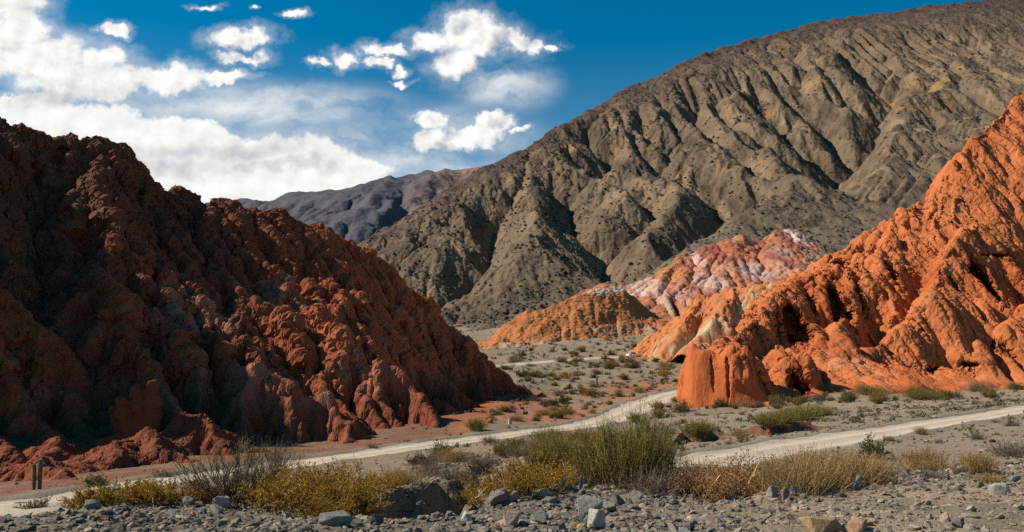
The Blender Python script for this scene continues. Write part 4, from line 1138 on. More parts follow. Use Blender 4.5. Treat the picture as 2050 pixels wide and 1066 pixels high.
def plant(seed, w, h, kind):
    """a shrub w wide and h high (metres) with its base at the origin"""
    T = Tufts(seed); r = T.r
    def base(n, k=0.12):
        p = r.normal(size=(n, 3)) * w * k; p[:, 2] = -0.03; return p
    sx = w / 2
    def shape(d, n, lo=0.55):
        d = d * np.array([sx, sx, h]); L = np.linalg.norm(d, axis=1) * (lo + (1 - lo) * r.rand(n))
        return d, L
    if kind == 'broom':            # tall, leafless, dense green whips
        n = int(80 * w); d, L = shape(dome_dirs(r, n, 1.0, 0.35), n, 0.4)
        P = T.stems(base(n, 0.14), d + [0, 0, 0.2 * h], L, np.full(n, 0.010), 0.08, 5, (0.075, 0.070, 0.035))
        n2 = int(700 * w); q = along_pts(P, n2, r, 0.25)
        dd = q * [0.7, 0.7, 0.25] + r.normal(size=(n2, 3)) * 0.22 * w; dd[:, 2] = np.abs(dd[:, 2]) + 0.75 * h
        P2 = T.stems(q, dd, h * (0.16 + 0.26 * r.rand(n2)), np.full(n2, 0.0055), 0.07, 4, (0.100, 0.105, 0.036), var=0.3)
        T.leaves(along_pts(P2, int(1700 * w), r, 0.2), 0.05, [(0.120, 0.118, 0.034), (0.165, 0.150, 0.042), (0.085, 0.085, 0.034), (0.18, 0.155, 0.06), (0.10, 0.085, 0.05)], up=1.6, slim=0.3)
    elif kind == 'yellow':         # low, mustard-leaved
        n = int(40 * w); d, L = shape(dome_dirs(r, n, 1.0, 0.25), n)
        P = T.stems(base(n, 0.2), d, L, np.full(n, 0.009), 0.16, 5, (0.13, 0.095, 0.05))
        n2 = int(260 * w); q = along_pts(P, n2, r, 0.3)
        P2 = T.stems(q, q * [0.6, 0.6, 0.3] + r.normal(size=(n2, 3)) * 0.35 * h + [0, 0, 0.35 * h], h * (0.15 + 0.28 * r.rand(n2)), np.full(n2, 0.005), 0.16, 3, (0.16, 0.115, 0.045), var=0.3)
        n3 = int(5 * w) + 1; q = along_pts(P, n3, r, 0.4)
        T.stems(q, r.normal(size=(n3, 3)) + [0, 0, 0.5], 0.25 + 0.4 * r.rand(n3), np.full(n3, 0.008), 0.3, 5, (0.34, 0.26, 0.18))
        T.leaves(along_pts(P2, int(3200 * w), r, 0.1), 0.042, [(0.22, 0.145, 0.020), (0.17, 0.128, 0.022), (0.115, 0.098, 0.022), (0.25, 0.158, 0.026), (0.085, 0.080, 0.022)], up=0.8)
    elif kind == 'dry':            # tangle with rusty dead leaves and pale sticks
        n = int(60 * w); d, L = shape(dome_dirs(r, n, 1.0, 0.2), n)
        P = T.stems(base(n, 0.2), d, L, np.full(n, 0.008), 0.2, 5, (0.24, 0.17, 0.10))
        n2 = int(420 * w); q = along_pts(P, n2, r, 0.25)
        P2 = T.stems(q, r.normal(size=(n2, 3)) + [0, 0, 0.5], h * (0.12 + 0.25 * r.rand(n2)), np.full(n2, 0.0045), 0.25, 3, (0.25, 0.165, 0.09), var=0.35)
        T.leaves(along_pts(P2, int(2600 * w), r, 0.1), 0.045, [(0.21, 0.105, 0.042), (0.27, 0.145, 0.06), (0.13, 0.07, 0.032), (0.30, 0.19, 0.10), (0.12, 0.09, 0.04)], slim=0.6)
        n3 = int(9 * w); q = along_pts(P, n3, r, 0.3)
        T.stems(q, r.normal(size=(n3, 3)) + [0, 0, 0.4], 0.35 + 0.5 * r.rand(n3), np.full(n3, 0.010), 0.14, 4, (0.48, 0.37, 0.25))
    elif kind == 'straw':          # fine straw-coloured stalks
        n = int(420 * w); p = base(n, 0.22); d = dome_dirs(r, n, 0.55, 0.6); d[:, :2] += p[:, :2] / w * 0.8
        P = T.stems(p, d, h * (0.55 + 0.5 * r.rand(n)), np.full(n, 0.005), 0.09, 4, (0.235, 0.175, 0.085), var=0.3)
        T.leaves(along_pts(P, int(1500 * w), r, 0.35), 0.042, [(0.24, 0.175, 0.075), (0.17, 0.125, 0.055), (0.13, 0.105, 0.04), (0.29, 0.215, 0.115)], up=0.9, slim=0.3)
    elif kind == 'green':          # rounded, leafy, dark green
        n = int(40 * w) + 10; d, L = shape(dome_dirs(r, n, 1.0, 0.05), n, 0.6)
        P = T.stems(base(n, 0.1), d, L, np.full(n, 0.010), 0.14, 4, (0.09, 0.07, 0.045))
        n2 = int(200 * w); q = along_pts(P, n2, r, 0.3)
        P2 = T.stems(q, q / [sx, sx, h] + r.normal(size=(n2, 3)) * 0.5, 0.22 * h * (0.6 + r.rand(n2)), np.full(n2, 0.006), 0.15, 3, (0.09, 0.085, 0.04))
        T.leaves(along_pts(P2, int(2600 * w), r, 0.1), 0.055, [(0.052, 0.070, 0.022), (0.072, 0.090, 0.028), (0.040, 0.052, 0.020), (0.10, 0.112, 0.035)], slim=0.55)
    elif kind == 'grey':           # bare grey-brown twigs
        n = int(70 * w); d, L = shape(dome_dirs(r, n, 1.0, 0.2), n)
        P = T.stems(base(n, 0.16), d, L, np.full(n, 0.008), 0.16, 5, (0.135, 0.105, 0.085))
        n2 = int(520 * w); q = along_pts(P, n2, r, 0.25)
        P2 = T.stems(q, q / [sx, sx, h] * 0.5 + r.normal(size=(n2, 3)) * 0.5 + [0, 0, 0.3], h * (0.12 + 0.22 * r.rand(n2)), np.full(n2, 0.0045), 0.2, 3, (0.15, 0.115, 0.09), var=0.3)
        T.leaves(along_pts(P2, int(700 * w), r, 0.2), 0.035, [(0.16, 0.125, 0.085), (0.11, 0.095, 0.055), (0.13, 0.12, 0.06)], slim=0.4)
    elif kind == 'wispy':          # open, see-through, dark upright broom
        n = int(26 * w); d, L = shape(dome_dirs(r, n, 1.0, 0.45), n, 0.75)
        P = T.stems(base(n, 0.08), d, L, np.full(n, 0.012), 0.09, 6, (0.075, 0.058, 0.042))
        n2 = int(190 * w); q = along_pts(P, n2, r, 0.3)
        P2 = T.stems(q, q / [sx, sx, h] * 0.6 + r.normal(size=(n2, 3)) * 0.3 + [0, 0, 0.7], h * (0.14 + 0.2 * r.rand(n2)), np.full(n2, 0.0055), 0.10, 4, (0.085, 0.080, 0.045), var=0.3)
        T.leaves(along_pts(P2, int(900 * w), r, 0.15), 0.042, [(0.085, 0.088, 0.035), (0.11, 0.10, 0.045), (0.065, 0.065, 0.03)], up=1.2, slim=0.3)
    k = np.array(Tufts.GAIN[kind])
    T.LC = [c * k for c in T.LC]; T.SC = [c * (1 + (k - 1) * 0.6) for c in T.SC]
    return T

def shrub(px, py, wpx, hpx, kind, label, seed, cat='shrub', group=None, name=None):
    p = at(px, py); s = p[1] / F
    T = plant(seed, wpx * s, hpx * s, kind)
    nm = name or {'broom': 'broom_bush', 'yellow': 'yellow_bush', 'dry': 'dry_bush', 'straw': 'straw_tuft', 'green': 'green_bush', 'grey': 'twig_bush', 'wispy': 'broom_bush'}[kind]
    root = link(nm, None, None, p)
    root.rotation_euler = (0, 0, seed * 1.3)
    tag(root, label, cat, group)
    link('stems', T.stem_mesh('stems'), root)
    link('foliage', T.leaf_mesh('foliage'), root)
    return root

def copy_plant(src, px, py, scale, rot, label=None, zs=1.0):
    p = at(px, py)
    c = src.copy(); sc.collection.objects.link(c)
    c.location = p; c.rotation_euler = (0, 0, rot); c.scale = (scale, scale, scale * zs)
    if label: c['label'] = label
    for ch in src.children:
        k = ch.copy(); sc.collection.objects.link(k); k.parent = c
    return c

G_Y1 = 'mustard bushes in the low band left of the wispy dark broom'
L_Y1 = 'mustard-yellow low bush in the band between the grey gravel and the road, far left'
b = shrub(205, 1012, 105, 50, 'yellow', L_Y1, 1, group=G_Y1)
for px, py, k, rt, zs in ((262, 1008, 1.0, 1.0, 1.0), (320, 1008, 1.05, 2.2, 1.05), (375, 1006, 1.0, 3.9, 1.0), (415, 1004, 0.8, 5.0, 1.0), (160, 1017, 0.7, 4.0, 0.8), (290, 996, 0.9, 0.3, 1.1)):
    copy_plant(b, px, py, k, rt, zs=zs)
shrub(452, 1008, 235, 140, 'wispy', 'wispy dark see-through broom bush standing before the pale road at left', 2)
shrub(545, 965, 150, 84, 'wispy', 'thin olive broom bush beside the road bend, right of the wispy dark one', 3)
G_Y2 = 'golden bushes left of the dark gravel pit'
L_Y2 = 'golden-yellow bush with bare crooked twigs in the clump left of the dark gravel pit'
b = shrub(575, 1020, 140, 80, 'yellow', L_Y2, 4, group=G_Y2)
for px, py, k, rt, zs in ((640, 1022, 1.05, 2.0, 1.0), (700, 1022, 0.95, 3.3, 1.1), (610, 990, 1.0, 4.5, 0.95), (680, 985, 1.0, 5.2, 0.95), (745, 985, 0.8, 0.7, 0.9), (530, 1000, 0.8, 1.6, 0.9), (780, 975, 0.6, 1.2, 0.8), (650, 1035, 0.7, 0.2, 0.8), (715, 1035, 0.7, 3.0, 0.9)):
    copy_plant(b, px, py, k, rt, zs=zs)
G_Y3 = 'golden bushes right of the dark gravel pit'
L_Y3 = 'golden bush in the low row below the tall green broom, right of the gravel pit'
shrub(500, 1004, 120, 74, 'wispy', 'see-through dark twigs rising through the left edge of the golden clump', 46)
shrub(800, 972, 90, 40, 'straw', 'dry straw tuft between the golden clump and the dark gravel pit', 49, cat='grass clump')
shrub(1160, 975, 90, 44, 'grey', 'grey twig bush in front of the left flank of the tallest broom', 50)
shrub(1395, 975, 80, 60, 'straw', 'straw stalks poking up behind the rusty dry bush', 51, cat='grass clump')
shrub(905, 925, 70, 30, 'straw', 'pale dry tuft just below the bright green bush', 47, cat='grass clump')
shrub(1215, 925, 90, 60, 'yellow', 'yellow-olive bush tucked behind the left flank of the tallest broom', 48)
b = shrub(1010, 1000, 130, 64, 'yellow', L_Y3, 5, group=G_Y3)
for px, py, k, rt, zs in ((965, 1006, 0.8, 2.0, 0.9), (1065, 985, 1.0, 3.3, 1.0), (1110, 972, 0.95, 4.1, 1.0), (1150, 965, 0.8, 5.5, 1.0), (1030, 965, 0.8, 1.0, 1.0), (940, 1010, 0.5, 1.0, 0.9)):
    copy_plant(b, px, py, k, rt, zs=zs)
shrub(1262, 978, 185, 160, 'broom', 'tallest dense green broom bush in the middle of the foreground', 6)
shrub(1195, 968, 125, 118, 'broom', 'green broom bush adjoining the tallest one on its left side', 7)
shrub(1322, 965, 85, 125, 'broom', 'narrow upright green broom squeezed between the tallest bush and the dry one', 8)
shrub(1120, 930, 130, 66, 'broom', 'low spreading olive broom behind the golden row', 9)
shrub(1300, 992, 110, 76, 'grey', 'grey-brown leafless twig bush at the foot of the tall green broom', 10)
shrub(1365, 992, 90, 80, 'grey', 'brown leafless twig bush between the grey twigs and the rusty bush', 11)
shrub(1425, 995, 140, 98, 'dry', 'rusty-leaved dry bush with pale sticks, largest of the dry bushes', 12)
shrub(1510, 990, 140, 100, 'dry', 'second rusty dry bush with pale dead sticks, touching the straw clump', 13)
G_S = 'straw-coloured clumps right of the rusty dry bushes'
L_S = 'straw-coloured stalky clump between the rusty dry bush and the leaning slab'
b = shrub(1590, 985, 120, 84, 'straw', L_S, 14, cat='grass clump', group=G_S)
for px, py, k, rt, zs in ((1650, 980, 1.05, 1.2, 1.05), (1705, 972, 1.0, 2.8, 0.95), (1620, 960, 1.0, 3.9, 1.0), (1740, 962, 0.9, 4.6, 0.8), (1680, 955, 0.9, 5.6, 0.95), (1560, 975, 0.9, 0.4, 0.9)):
    copy_plant(b, px, py, k, rt, zs=zs)
shrub(1752, 918, 70, 52, 'green', 'small dark green bush poking up behind the straw clumps, edge of the right road', 15)
shrub(1850, 944, 85, 34, 'straw', 'low pale straw tuft on open gravel right of the straw clumps', 16, cat='grass clump')
shrub(2025, 915, 90, 44, 'grey', 'brown twiggy bush on the gravel slope at the right edge', 17)
shrub(1960, 930, 60, 24, 'straw', 'small yellowish tuft left of the brown twiggy bush', 18, cat='grass clump')
shrub(1985, 968, 60, 22, 'straw', 'flat straw tuft below the brown twiggy bush', 19, cat='grass clump')
shrub(886, 913, 64, 32, 'green', 'bright green rounded bush by the near edge of the left road', 20)
shrub(836, 930, 54, 28, 'green', 'dark green rounded bush just left of the bright green one', 21)
shrub(980, 888, 36, 24, 'grey', 'small leafless grey bush sticking up against the pale road', 22)
shrub(905, 962, 110, 36, 'grey', 'low grey twig bush on the stony wash behind the pit', 23)
shrub(860, 952, 90, 34, 'grey', 'low brownish twig bush left of the stony wash', 24)
shrub(960, 935, 90, 34, 'grey', 'greyish low bush beneath the bright green bush, mid slope', 25)
shrub(1030, 915, 80, 34, 'grey', 'brown low bush in the row above the stony wash', 26)
shrub(1090, 905, 80, 34, 'straw', 'dull straw bush at the right end of the row above the wash', 27)
shrub(1100, 885, 70, 30, 'broom', 'low olive bush close under the pale road, left of the tall broom', 28)
shrub(1165, 885, 90, 32, 'yellow', 'yellow-brown low bush close under the pale road', 29)
shrub(1368, 824, 46, 30, 'green', 'dark green round bush beside the road mouth, left of the orange nose rock', 30)
shrub(1240, 794, 26, 17, 'green', 'dark green bush on the orange sand above the road bend', 31)
G_B = 'yellow-green grassy brooms on the flat before the orange cliff'
L_B = 'yellow-green grassy broom on the flat between the right road and the orange cliff'
b = shrub(1610, 842, 90, 34, 'broom', L_B, 32, group=G_B)
for px, py, k, rt, zs in ((1645, 834, 0.8, 1.1, 0.9), (1570, 848, 0.7, 2.9, 0.9), (1540, 852, 0.7, 3.5, 0.9), (1580, 832, 0.7, 4.2, 0.8)):
    copy_plant(b, px, py, k, rt, zs=zs)
shrub(1400, 874, 90, 36, 'broom', 'olive bush on the lip of the small earth bank', 33)
shrub(1330, 868, 60, 30, 'grey', 'grey-brown bush behind the tall green broom, by the road fork', 34)
shrub(1960, 782, 60, 26, 'grey', 'dark grey bush against the foot of the orange cliff, far right', 35)
shrub(2035, 780, 50, 18, 'green', 'dark low bush at the cliff foot on the right picture edge', 36)
shrub(1740, 790, 70, 20, 'broom', 'olive bush at the cliff foot below the fluted wall', 37)
shrub(1850, 800, 90, 20, 'broom', 'long low olive bush in front of the right end of the cliff', 38)
shrub(1490, 814, 34, 13, 'dry', 'brown bush hugging the foot of the orange nose rock', 39)
shrub(190, 972, 50, 26, 'green', 'dark bush beside the road below the red scree, right of the cactus', 40)
shrub(70, 1018, 80, 26, 'grey', 'dull low bush at the left picture edge by the road', 41)
shrub(330, 955, 60, 18, 'grey', 'dark low bush on the upper road edge below the red scree', 42)
shrub(745, 898, 30, 14, 'grey', 'small dark bush at the foot of the red hill by the road', 43)
shrub(955, 862, 50, 26, 'broom', 'olive bush at the tip of the dark red hill beside the road', 44)
shrub(995, 832, 34, 13, 'green', 'green bush under the last buttress of the red hill', 45)
# ------------------------------------------------------------------ cacti
def cactus(px, py, stems, label, seed):
    p = at(px, py); s = p[1] / F
    m = bpy.data.materials.get('cactus_skin')
    if m is None:
        m, t = new_mat('cactus_skin')
        co = t.add('ShaderNodeTexCoord').outputs['Object']
        c = t.mix(t.noise(co, 7.0, 4, 0.6), (0.045, 0.055, 0.025), (0.085, 0.085, 0.045))
        t.add('ShaderNodeOutputMaterial', {0: t.add('ShaderNodeBsdfPrincipled', {'Base Color': c, 'Roughness': 0.7})})
    root = tag(link('cactus', None, None, p - np.array([0, 0, 0.08])), label, 'cactus')
    r = np.random.RandomState(seed)
    for (dx, hpx, wpx, lean) in stems:
        H = hpx * s; rad = wpx * s / 2; nr, nz = 48, 26
        z = np.concatenate([np.linspace(0, H - rad, nz - 8), H - rad + rad * np.sin(np.linspace(0.15, 1.57, 8))])
        rr = np.where(z <= H - rad, rad * (0.86 + 0.14 * np.minimum(z / (0.35 * H), 1)), rad * np.sqrt(np.maximum(1 - ((z - H + rad) / rad) ** 2, 0.0004)))
        th = np.linspace(0, 2 * math.pi, nr, endpoint=False)
        R_ = rr[:, None] * (1 + 0.10 * np.cos(th * 12))[None] * (1 + 0.03 * r.normal(size=(nz, 1)))
        x = dx * s + np.cos(th)[None] * R_ + lean * (z / H)[:, None] ** 2 * H; y = np.sin(th)[None] * R_
        V = np.stack([x, y, np.repeat(z[:, None], nr, 1)], -1).reshape(-1, 3)
        i = np.arange(nz * nr).reshape(nz, nr); j = np.roll(i, -1, 1)
        q = np.stack([i[:-1], j[:-1], j[1:], i[1:]], -1).reshape(-1, 4)
        st = link('stem', raw_mesh('stem', V, [q, i[-1][None]], m, smooth=True), root)
        # pale spines along the ribs
        n = 1500
        k = r.randint(nz, size=n); a = (r.randint(12, size=n) + 0.06 * r.normal(size=n)) / 12 * 2 * math.pi
        P0 = np.stack([dx * s + np.cos(a) * rr[k] * 1.09 + lean * (z[k] / H) ** 2 * H, np.sin(a) * rr[k] * 1.09, z[k] + 0.04 * H / nz * r.normal(size=n) * 8], 1)
        D = np.stack([np.cos(a), np.sin(a), 0.3 + 0 * a], 1) + 0.6 * r.normal(size=(n, 3))
        T = Tufts(seed); T.stems(P0, D, np.full(n, 0.22 * rad), np.full(n, 0.0025), 0.0, 1, (0.50, 0.42, 0.28))
        link('spines', T.stem_mesh('spines'), st)
cactus(75, 980, [(4, 62, 7, 0.0), (-7, 53, 6, -0.03)], 'two-stemmed columnar cactus on the red scree at the far left', 5)
cactus(1195, 772, [(0, 19, 3.2, 0.0)], 'slim single cactus standing alone on the grey valley floor', 6)

# ------------------------------------------------------------------ rounded rock knobs at the foot of the dark hill
def knobs():
    import bmesh
    bm = bmesh.new()
    c0 = at(285, 850); s = c0[1] / F
    # four stout towers with bulging caps, growing out of one base
    towers = [(246, 806, 12, 15), (277, 786, 13, 15), (306, 776, 13, 16), (226, 822, 9, 11)]
    for k, (px, py, rc, rb) in enumerate(towers):
        d = c0[1] - 1.2 + 0.5 * (k == 3)
        for j in range(9):
            f = j / 8
            yy = py + (872 - py) * f
            rr = rc * (1.0, 0.72, 1.12, 1.22, 0.95, 1.3, 1.5, 1.7, 1.9)[j] * (1.0 if k < 3 else 0.9)
            u, v = uv_of(px + (277 - px) * (0.6 * f ** 3), yy)
            m = bmesh.ops.create_icosphere(bm, subdivisions=3, radius=rr * s * 1.1)
            for w in m['verts']:
                w.co += Vector((u * d, d + 0.4 * f, v * d))
    me = bpy.data.meshes.new('rock_knobs'); bm.to_mesh(me); bm.free()
    V = np.zeros(len(me.vertices) * 3, np.float32); me.vertices.foreach_get('co', V)
    me.attributes.new('col', 'FLOAT_COLOR', 'POINT')
    o = link('rock_knobs', me)
    md = o.modifiers.new('remesh', 'REMESH'); md.mode = 'VOXEL'; md.voxel_size = 0.09; md.use_smooth_shade = True
    sm = o.modifiers.new('smooth', 'SMOOTH'); sm.factor = 0.6; sm.iterations = 5
    tx = bpy.data.textures.new('lumps', 'CLOUDS'); tx.noise_scale = 0.7
    dp = o.modifiers.new('displace', 'DISPLACE'); dp.texture = tx; dp.strength = 0.5; dp.texture_coords = 'GLOBAL'
    m, t = new_mat('smooth_red_rock')
    co = t.add('ShaderNodeTexCoord').outputs['Object']
    c = t.mix(t.noise(co, 1.6, 5, 0.65), (0.20, 0.065, 0.032), (0.13, 0.05, 0.03))
    bp = t.add('ShaderNodeBump', {'Strength': 0.8, 'Distance': 0.12, 'Height': t.noise(co, 3.0, 6, 0.65)})
    t.add('ShaderNodeOutputMaterial', {0: t.add('ShaderNodeBsdfPrincipled', {'Base Color': c, 'Roughness': 0.95, 'Specular IOR Level': 0.1, 'Normal': bp.outputs[0]})})
    me.materials.append(m)
    tag(o, 'rounded knobby red rock towers at the foot of the dark hill', 'rock formation')
knobs()

# ------------------------------------------------------------------ stones
import bmesh
def rock_mesh(seed, w, d, h, col, pts=16, flat=0.0):
    r = np.random.RandomState(seed)
    p = r.normal(size=(pts, 3)); p /= np.linalg.norm(p, axis=1, keepdims=True)
    p = np.sign(p) * np.abs(p) ** 0.75
    p *= 0.8 + 0.35 * r.rand(pts, 1)
    p *= np.array([w / 2, d / 2, h * 0.62])
    bm = bmesh.new()
    for q in p:
        bm.verts.new(q)
    bmesh.ops.convex_hull(bm, input=bm.verts[:])
    bmesh.ops.delete(bm, geom=[v for v in bm.verts if not v.link_faces], context='VERTS')
    bmesh.ops.dissolve_limit(bm, angle_limit=0.22, verts=bm.verts[:], edges=bm.edges[:])
    bmesh.ops.bevel(bm, geom=bm.edges[:], offset=min(w, h) * 0.035, segments=1, affect='EDGES')
    me = bpy.data.meshes.new('stone'); bm.to_mesh(me); bm.free()
    a = me.attributes.new('col', 'FLOAT_COLOR', 'POINT')
    a.data.foreach_set('color', np.tile(np.array(list(col) + [1], np.float32), len(me.vertices)))
    me.materials.append(M_STONE)
    return me
GREY, BLUE, DARK, PINK, TAN, PALE, PURP = (0.235, 0.215, 0.18), (0.19, 0.192, 0.172), (0.12, 0.115, 0.108), (0.36, 0.25, 0.20), (0.40, 0.26, 0.12), (0.40, 0.37, 0.31), (0.20, 0.155, 0.145)
def stone(px, py, w, h, col, label, seed, rot=0.0, tilt=0.0, pts=16, deep=0.8, cat='stone'):
    p = at(px, py); s = p[1] / F
    o = link('stone', rock_mesh(seed, w * s, w * s * deep, h * s * 1.25, col, pts))
    o.location = p + np.array([0, w * s * 0.25, h * s * 0.36]); o.rotation_euler = (0, R(tilt), rot)
    return tag(o, label, cat)
stone(440, 1018, 38, 26, PALE, 'pale pointed stone at the foot of the wispy dark broom', 1, 0.3, -14, 12)
stone(374, 1016, 30, 18, GREY, 'grey flat-topped stone left of the pale pointed one', 2, 1.0, 4)
stone(668, 1052, 66, 26, BLUE, 'broad bluish boulder half sunk in gravel below the golden bushes', 3, 0.4, 5, 24, 0.9)
stone(998, 1014, 44, 30, PURP, 'purplish rounded boulder right of the dark pit', 4, 0.8, -8, 26)
stone(1030, 1006, 26, 18, GREY, 'small grey stone touching the purplish boulder', 5, 0.2, 6)
stone(1080, 1002, 38, 24, GREY, 'grey block with a sunlit left end below the golden row', 6, 0.35, 3, 11)
stone(1132, 982, 28, 22, PURP, 'cracked brown-grey stone beside the upright slab', 7, 0.9, 0, 14)
stone(1163, 984, 11, 26, BLUE, 'thin greenish slab standing upright behind the stones', 8, 0.6, 8, 12, 0.5)
stone(1178, 1036, 66, 34, GREY, 'large wedge-shaped grey stone, centre of the stone spill', 9, 0.5, -10, 10)
stone(1222, 1026, 34, 20, BLUE, 'blue-grey slab against the right side of the wedge stone', 10, 0.1, -18, 12)
stone(1196, 1060, 46, 34, PALE, 'pale squared block in front of the wedge stone', 11, 0.2, 4, 10)
stone(1165, 1064, 22, 14, TAN, 'small yellowish stone at the left corner of the pale block', 12, 0.7, 0, 12)
stone(1024, 1058, 44, 28, PINK, 'pinkish flat stone near the bottom edge', 13, 0.3, 6, 12)
stone(934, 1046, 34, 20, PALE, 'pale grey stone under the right end of the pit', 14, 1.2, 0, 14)
stone(1124, 1068, 26, 20, PURP, 'half-seen purple-grey stone at the bottom edge', 15, 0.5, 0, 12)
stone(1098, 1012, 40, 14, BLUE, 'low bluish slab in front of the sunlit block', 16, 0.0, -6, 14)
stone(1240, 1012, 22, 11, PALE, 'small cream stone right of the blue-grey slab', 17, 0.0, 5, 14)
stone(1272, 1004, 34, 18, GREY, 'grey slab below the twig bushes', 18, 0.4, -5, 14)
stone(1550, 995, 26, 20, GREY, 'rough grey stone at the front of the straw clumps', 19, 0.4, 5, 22)
stone(1572, 1004, 24, 26, PURP, 'dark reddish pointed stone beside the rough grey one', 20, 0.7, 10, 10)
stone(1594, 992, 22, 16, BLUE, 'small blue-grey stone right of the reddish pointed one', 21, 0.1, -12, 12)
stone(1722, 982, 40, 30, BLUE, 'leaning blue-grey slab at the right end of the straw clumps', 22, 0.5, -34, 10, 0.5)
stone(1812, 956, 32, 16, PURP, 'flat brown-grey stone on the gravel below the pale tuft', 23, 0.2, 6, 14)
stone(1652, 1070, 92, 30, (0.33, 0.215, 0.115), 'big golden-brown rock at the bottom right', 24, 0.35, 5, 20, 0.8, 'rock')
stone(1722, 1068, 44, 28, (0.33, 0.20, 0.11), 'smaller golden-brown rock split off the big one', 25, 0.9, 12, 16, 0.8, 'rock')
stone(2004, 992, 46, 22, PALE, 'pale weathered stone alone on the gravel at the right edge', 26, 0.3, -6, 18)
stone(1021, 850, 9, 13, PALE, 'small white upright stone beside the road near the red hill tip', 27, 0.2, 0, 14)
stone(982, 848, 11, 9, (0.33, 0.13, 0.06), 'small reddish boulder left of the white upright stone', 28, 0.2, 0, 20)
stone(905, 1012, 12, 20, GREY, 'small upright stone standing in the bottom of the pit', 29, 0.2, 0, 12)
stone(1320, 1000, 22, 10, DARK, 'dark small stone at the foot of the brown twig bush', 30, 0.2, 0, 12)

# loose stones of a hand's breadth and more, many alike
rs = np.random.RandomState(99)
protos = [rock_mesh(200 + i, 1.0, 0.8, 0.62, c, 12 + i) for i, c in enumerate((GREY, BLUE, DARK, PURP, (0.30, 0.27, 0.23), (0.29, 0.21, 0.17), (0.24, 0.24, 0.22), (0.16, 0.155, 0.15)))]
n = 0
while n < 150:
    y = 9.5 + 11.5 * rs.rand(); x = (rs.rand() * 1.3 - 0.65) * y
    if rs.rand() > (0.25 + 0.75 * np.exp(-((x - 1.0) / 3.5) ** 2)) * (0.45 if x > 4.5 else 1.0):
        continue
    zg, on = drop(x, y)
    if on != 'ground': continue
    k = 0.11 + 0.24 * rs.rand() ** 3
    o = link('loose_stone', protos[rs.randint(len(protos))])
    o.location = (x, y, zg + k * 0.16); o.scale = (k * (0.8 + 0.6 * rs.rand()), k, k * (0.7 + 0.5 * rs.rand()))
    o.rotation_euler = (rs.normal() * 0.25, rs.normal() * 0.25, rs.rand() * 6.28)
    tag(o, 'small angular grey stone lying loose on the foreground gravel', 'stone', 'small stones loose on the foreground gravel')
    n += 1

def gravel(name, n, yr, size, label, where, seed, lift=0.25):
    """countless pebbles: one mesh of little twelve-cornered stones"""
    r = np.random.RandomState(seed)
    t = (1 + 5 ** 0.5) / 2
    ico = np.array([(-1, t, 0), (1, t, 0), (-1, -t, 0), (1, -t, 0), (0, -1, t), (0, 1, t), (0, -1, -t), (0, 1, -t), (t, 0, -1), (t, 0, 1), (-t, 0, -1), (-t, 0, 1)]) / 1.9
    fc = np.array([(0, 11, 5), (0, 5, 1), (0, 1, 7), (0, 7, 10), (0, 10, 11), (1, 5, 9), (5, 11, 4), (11, 10, 2), (10, 7, 6), (7, 1, 8), (3, 9, 4), (3, 4, 2), (3, 2, 6), (3, 6, 8), (3, 8, 9), (4, 9, 5), (2, 4, 11), (6, 2, 10), (8, 6, 7), (9, 8, 1)])
    y = yr[0] * (yr[1] / yr[0]) ** r.rand(n); x = (r.rand(n) * 1.34 - 0.67) * y
    keep = r.rand(n) < where(x, y)
    x, y = x[keep], y[keep]; n = len(x)
    z = ground(x, y)
    rd = np.full(n, 1e9, np.float32)
    s = size[0] * (size[1] / size[0]) ** (r.rand(n) ** 2.4) * (0.7 + y / yr[1] * 0.5)
    V = ico[None] * (0.6 + 0.8 * r.rand(n, 12, 1)) * (np.stack([0.8 + 0.7 * r.rand(n), 0.8 + 0.5 * r.rand(n), 0.28 + 0.5 * r.rand(n)], 1) * s[:, None] * 0.5)[:, None]
    a = r.rand(n) * 6.28; b = r.normal(size=n) * 0.45
    ca, sa, cb, sb = np.cos(a)[:, None], np.sin(a)[:, None], np.cos(b)[:, None], np.sin(b)[:, None]
    X, Y, Z = V[..., 0], V[..., 1], V[..., 2]
    X, Z = X * cb - Z * sb, X * sb + Z * cb
    X, Y = X * ca - Y * sa, X * sa + Y * ca
    V = np.stack([X + x[:, None], Y + y[:, None], Z + (z + s * lift * 0.5)[:, None]], -1).reshape(-1, 3)
    pal = np.array([1.02, 0.90, 0.76]) * np.array([(0.20, 0.188, 0.165), (0.175, 0.182, 0.168), (0.25, 0.225, 0.19), (0.13, 0.125, 0.12), (0.31, 0.28, 0.235), (0.20, 0.15, 0.135), (0.29, 0.215, 0.16), (0.22, 0.225, 0.20)])
    c = pal[r.choice(8, n, p=[.20, .2, .14, .18, .08, .07, .06, .07])] * (0.6 + 0.65 * r.rand(n, 1))
    dust = (sstep(1.5, 6.0, x) * (1 - sstep(16, 19, y)))[:, None]
    c = c * (1 - 0.5 * dust) + np.array([0.33, 0.26, 0.19]) * 0.5 * dust
    me = raw_mesh(name, V, [(fc[None] + 12 * np.arange(n)[:, None, None]).reshape(-1, 3)], M_STONE, np.repeat(c, 12, 0))
    tag(link(name, me), label, 'gravel', kind='stuff')
def near_where(x, y):
    p = 0.4 + 0.6 * sstep(-0.3, 0.3, fbm(x, y, x * 0, 2.0, 3, seed=3.0))
    return p * (1 - 0.55 * sstep(2.0, 6.0, x) * (1 - sstep(16.5, 18.5, y)))
gravel('gravel', 75000, (9.0, 27.0), (0.02, 0.17), 'loose blue-grey gravel covering the near bank', near_where, 21)
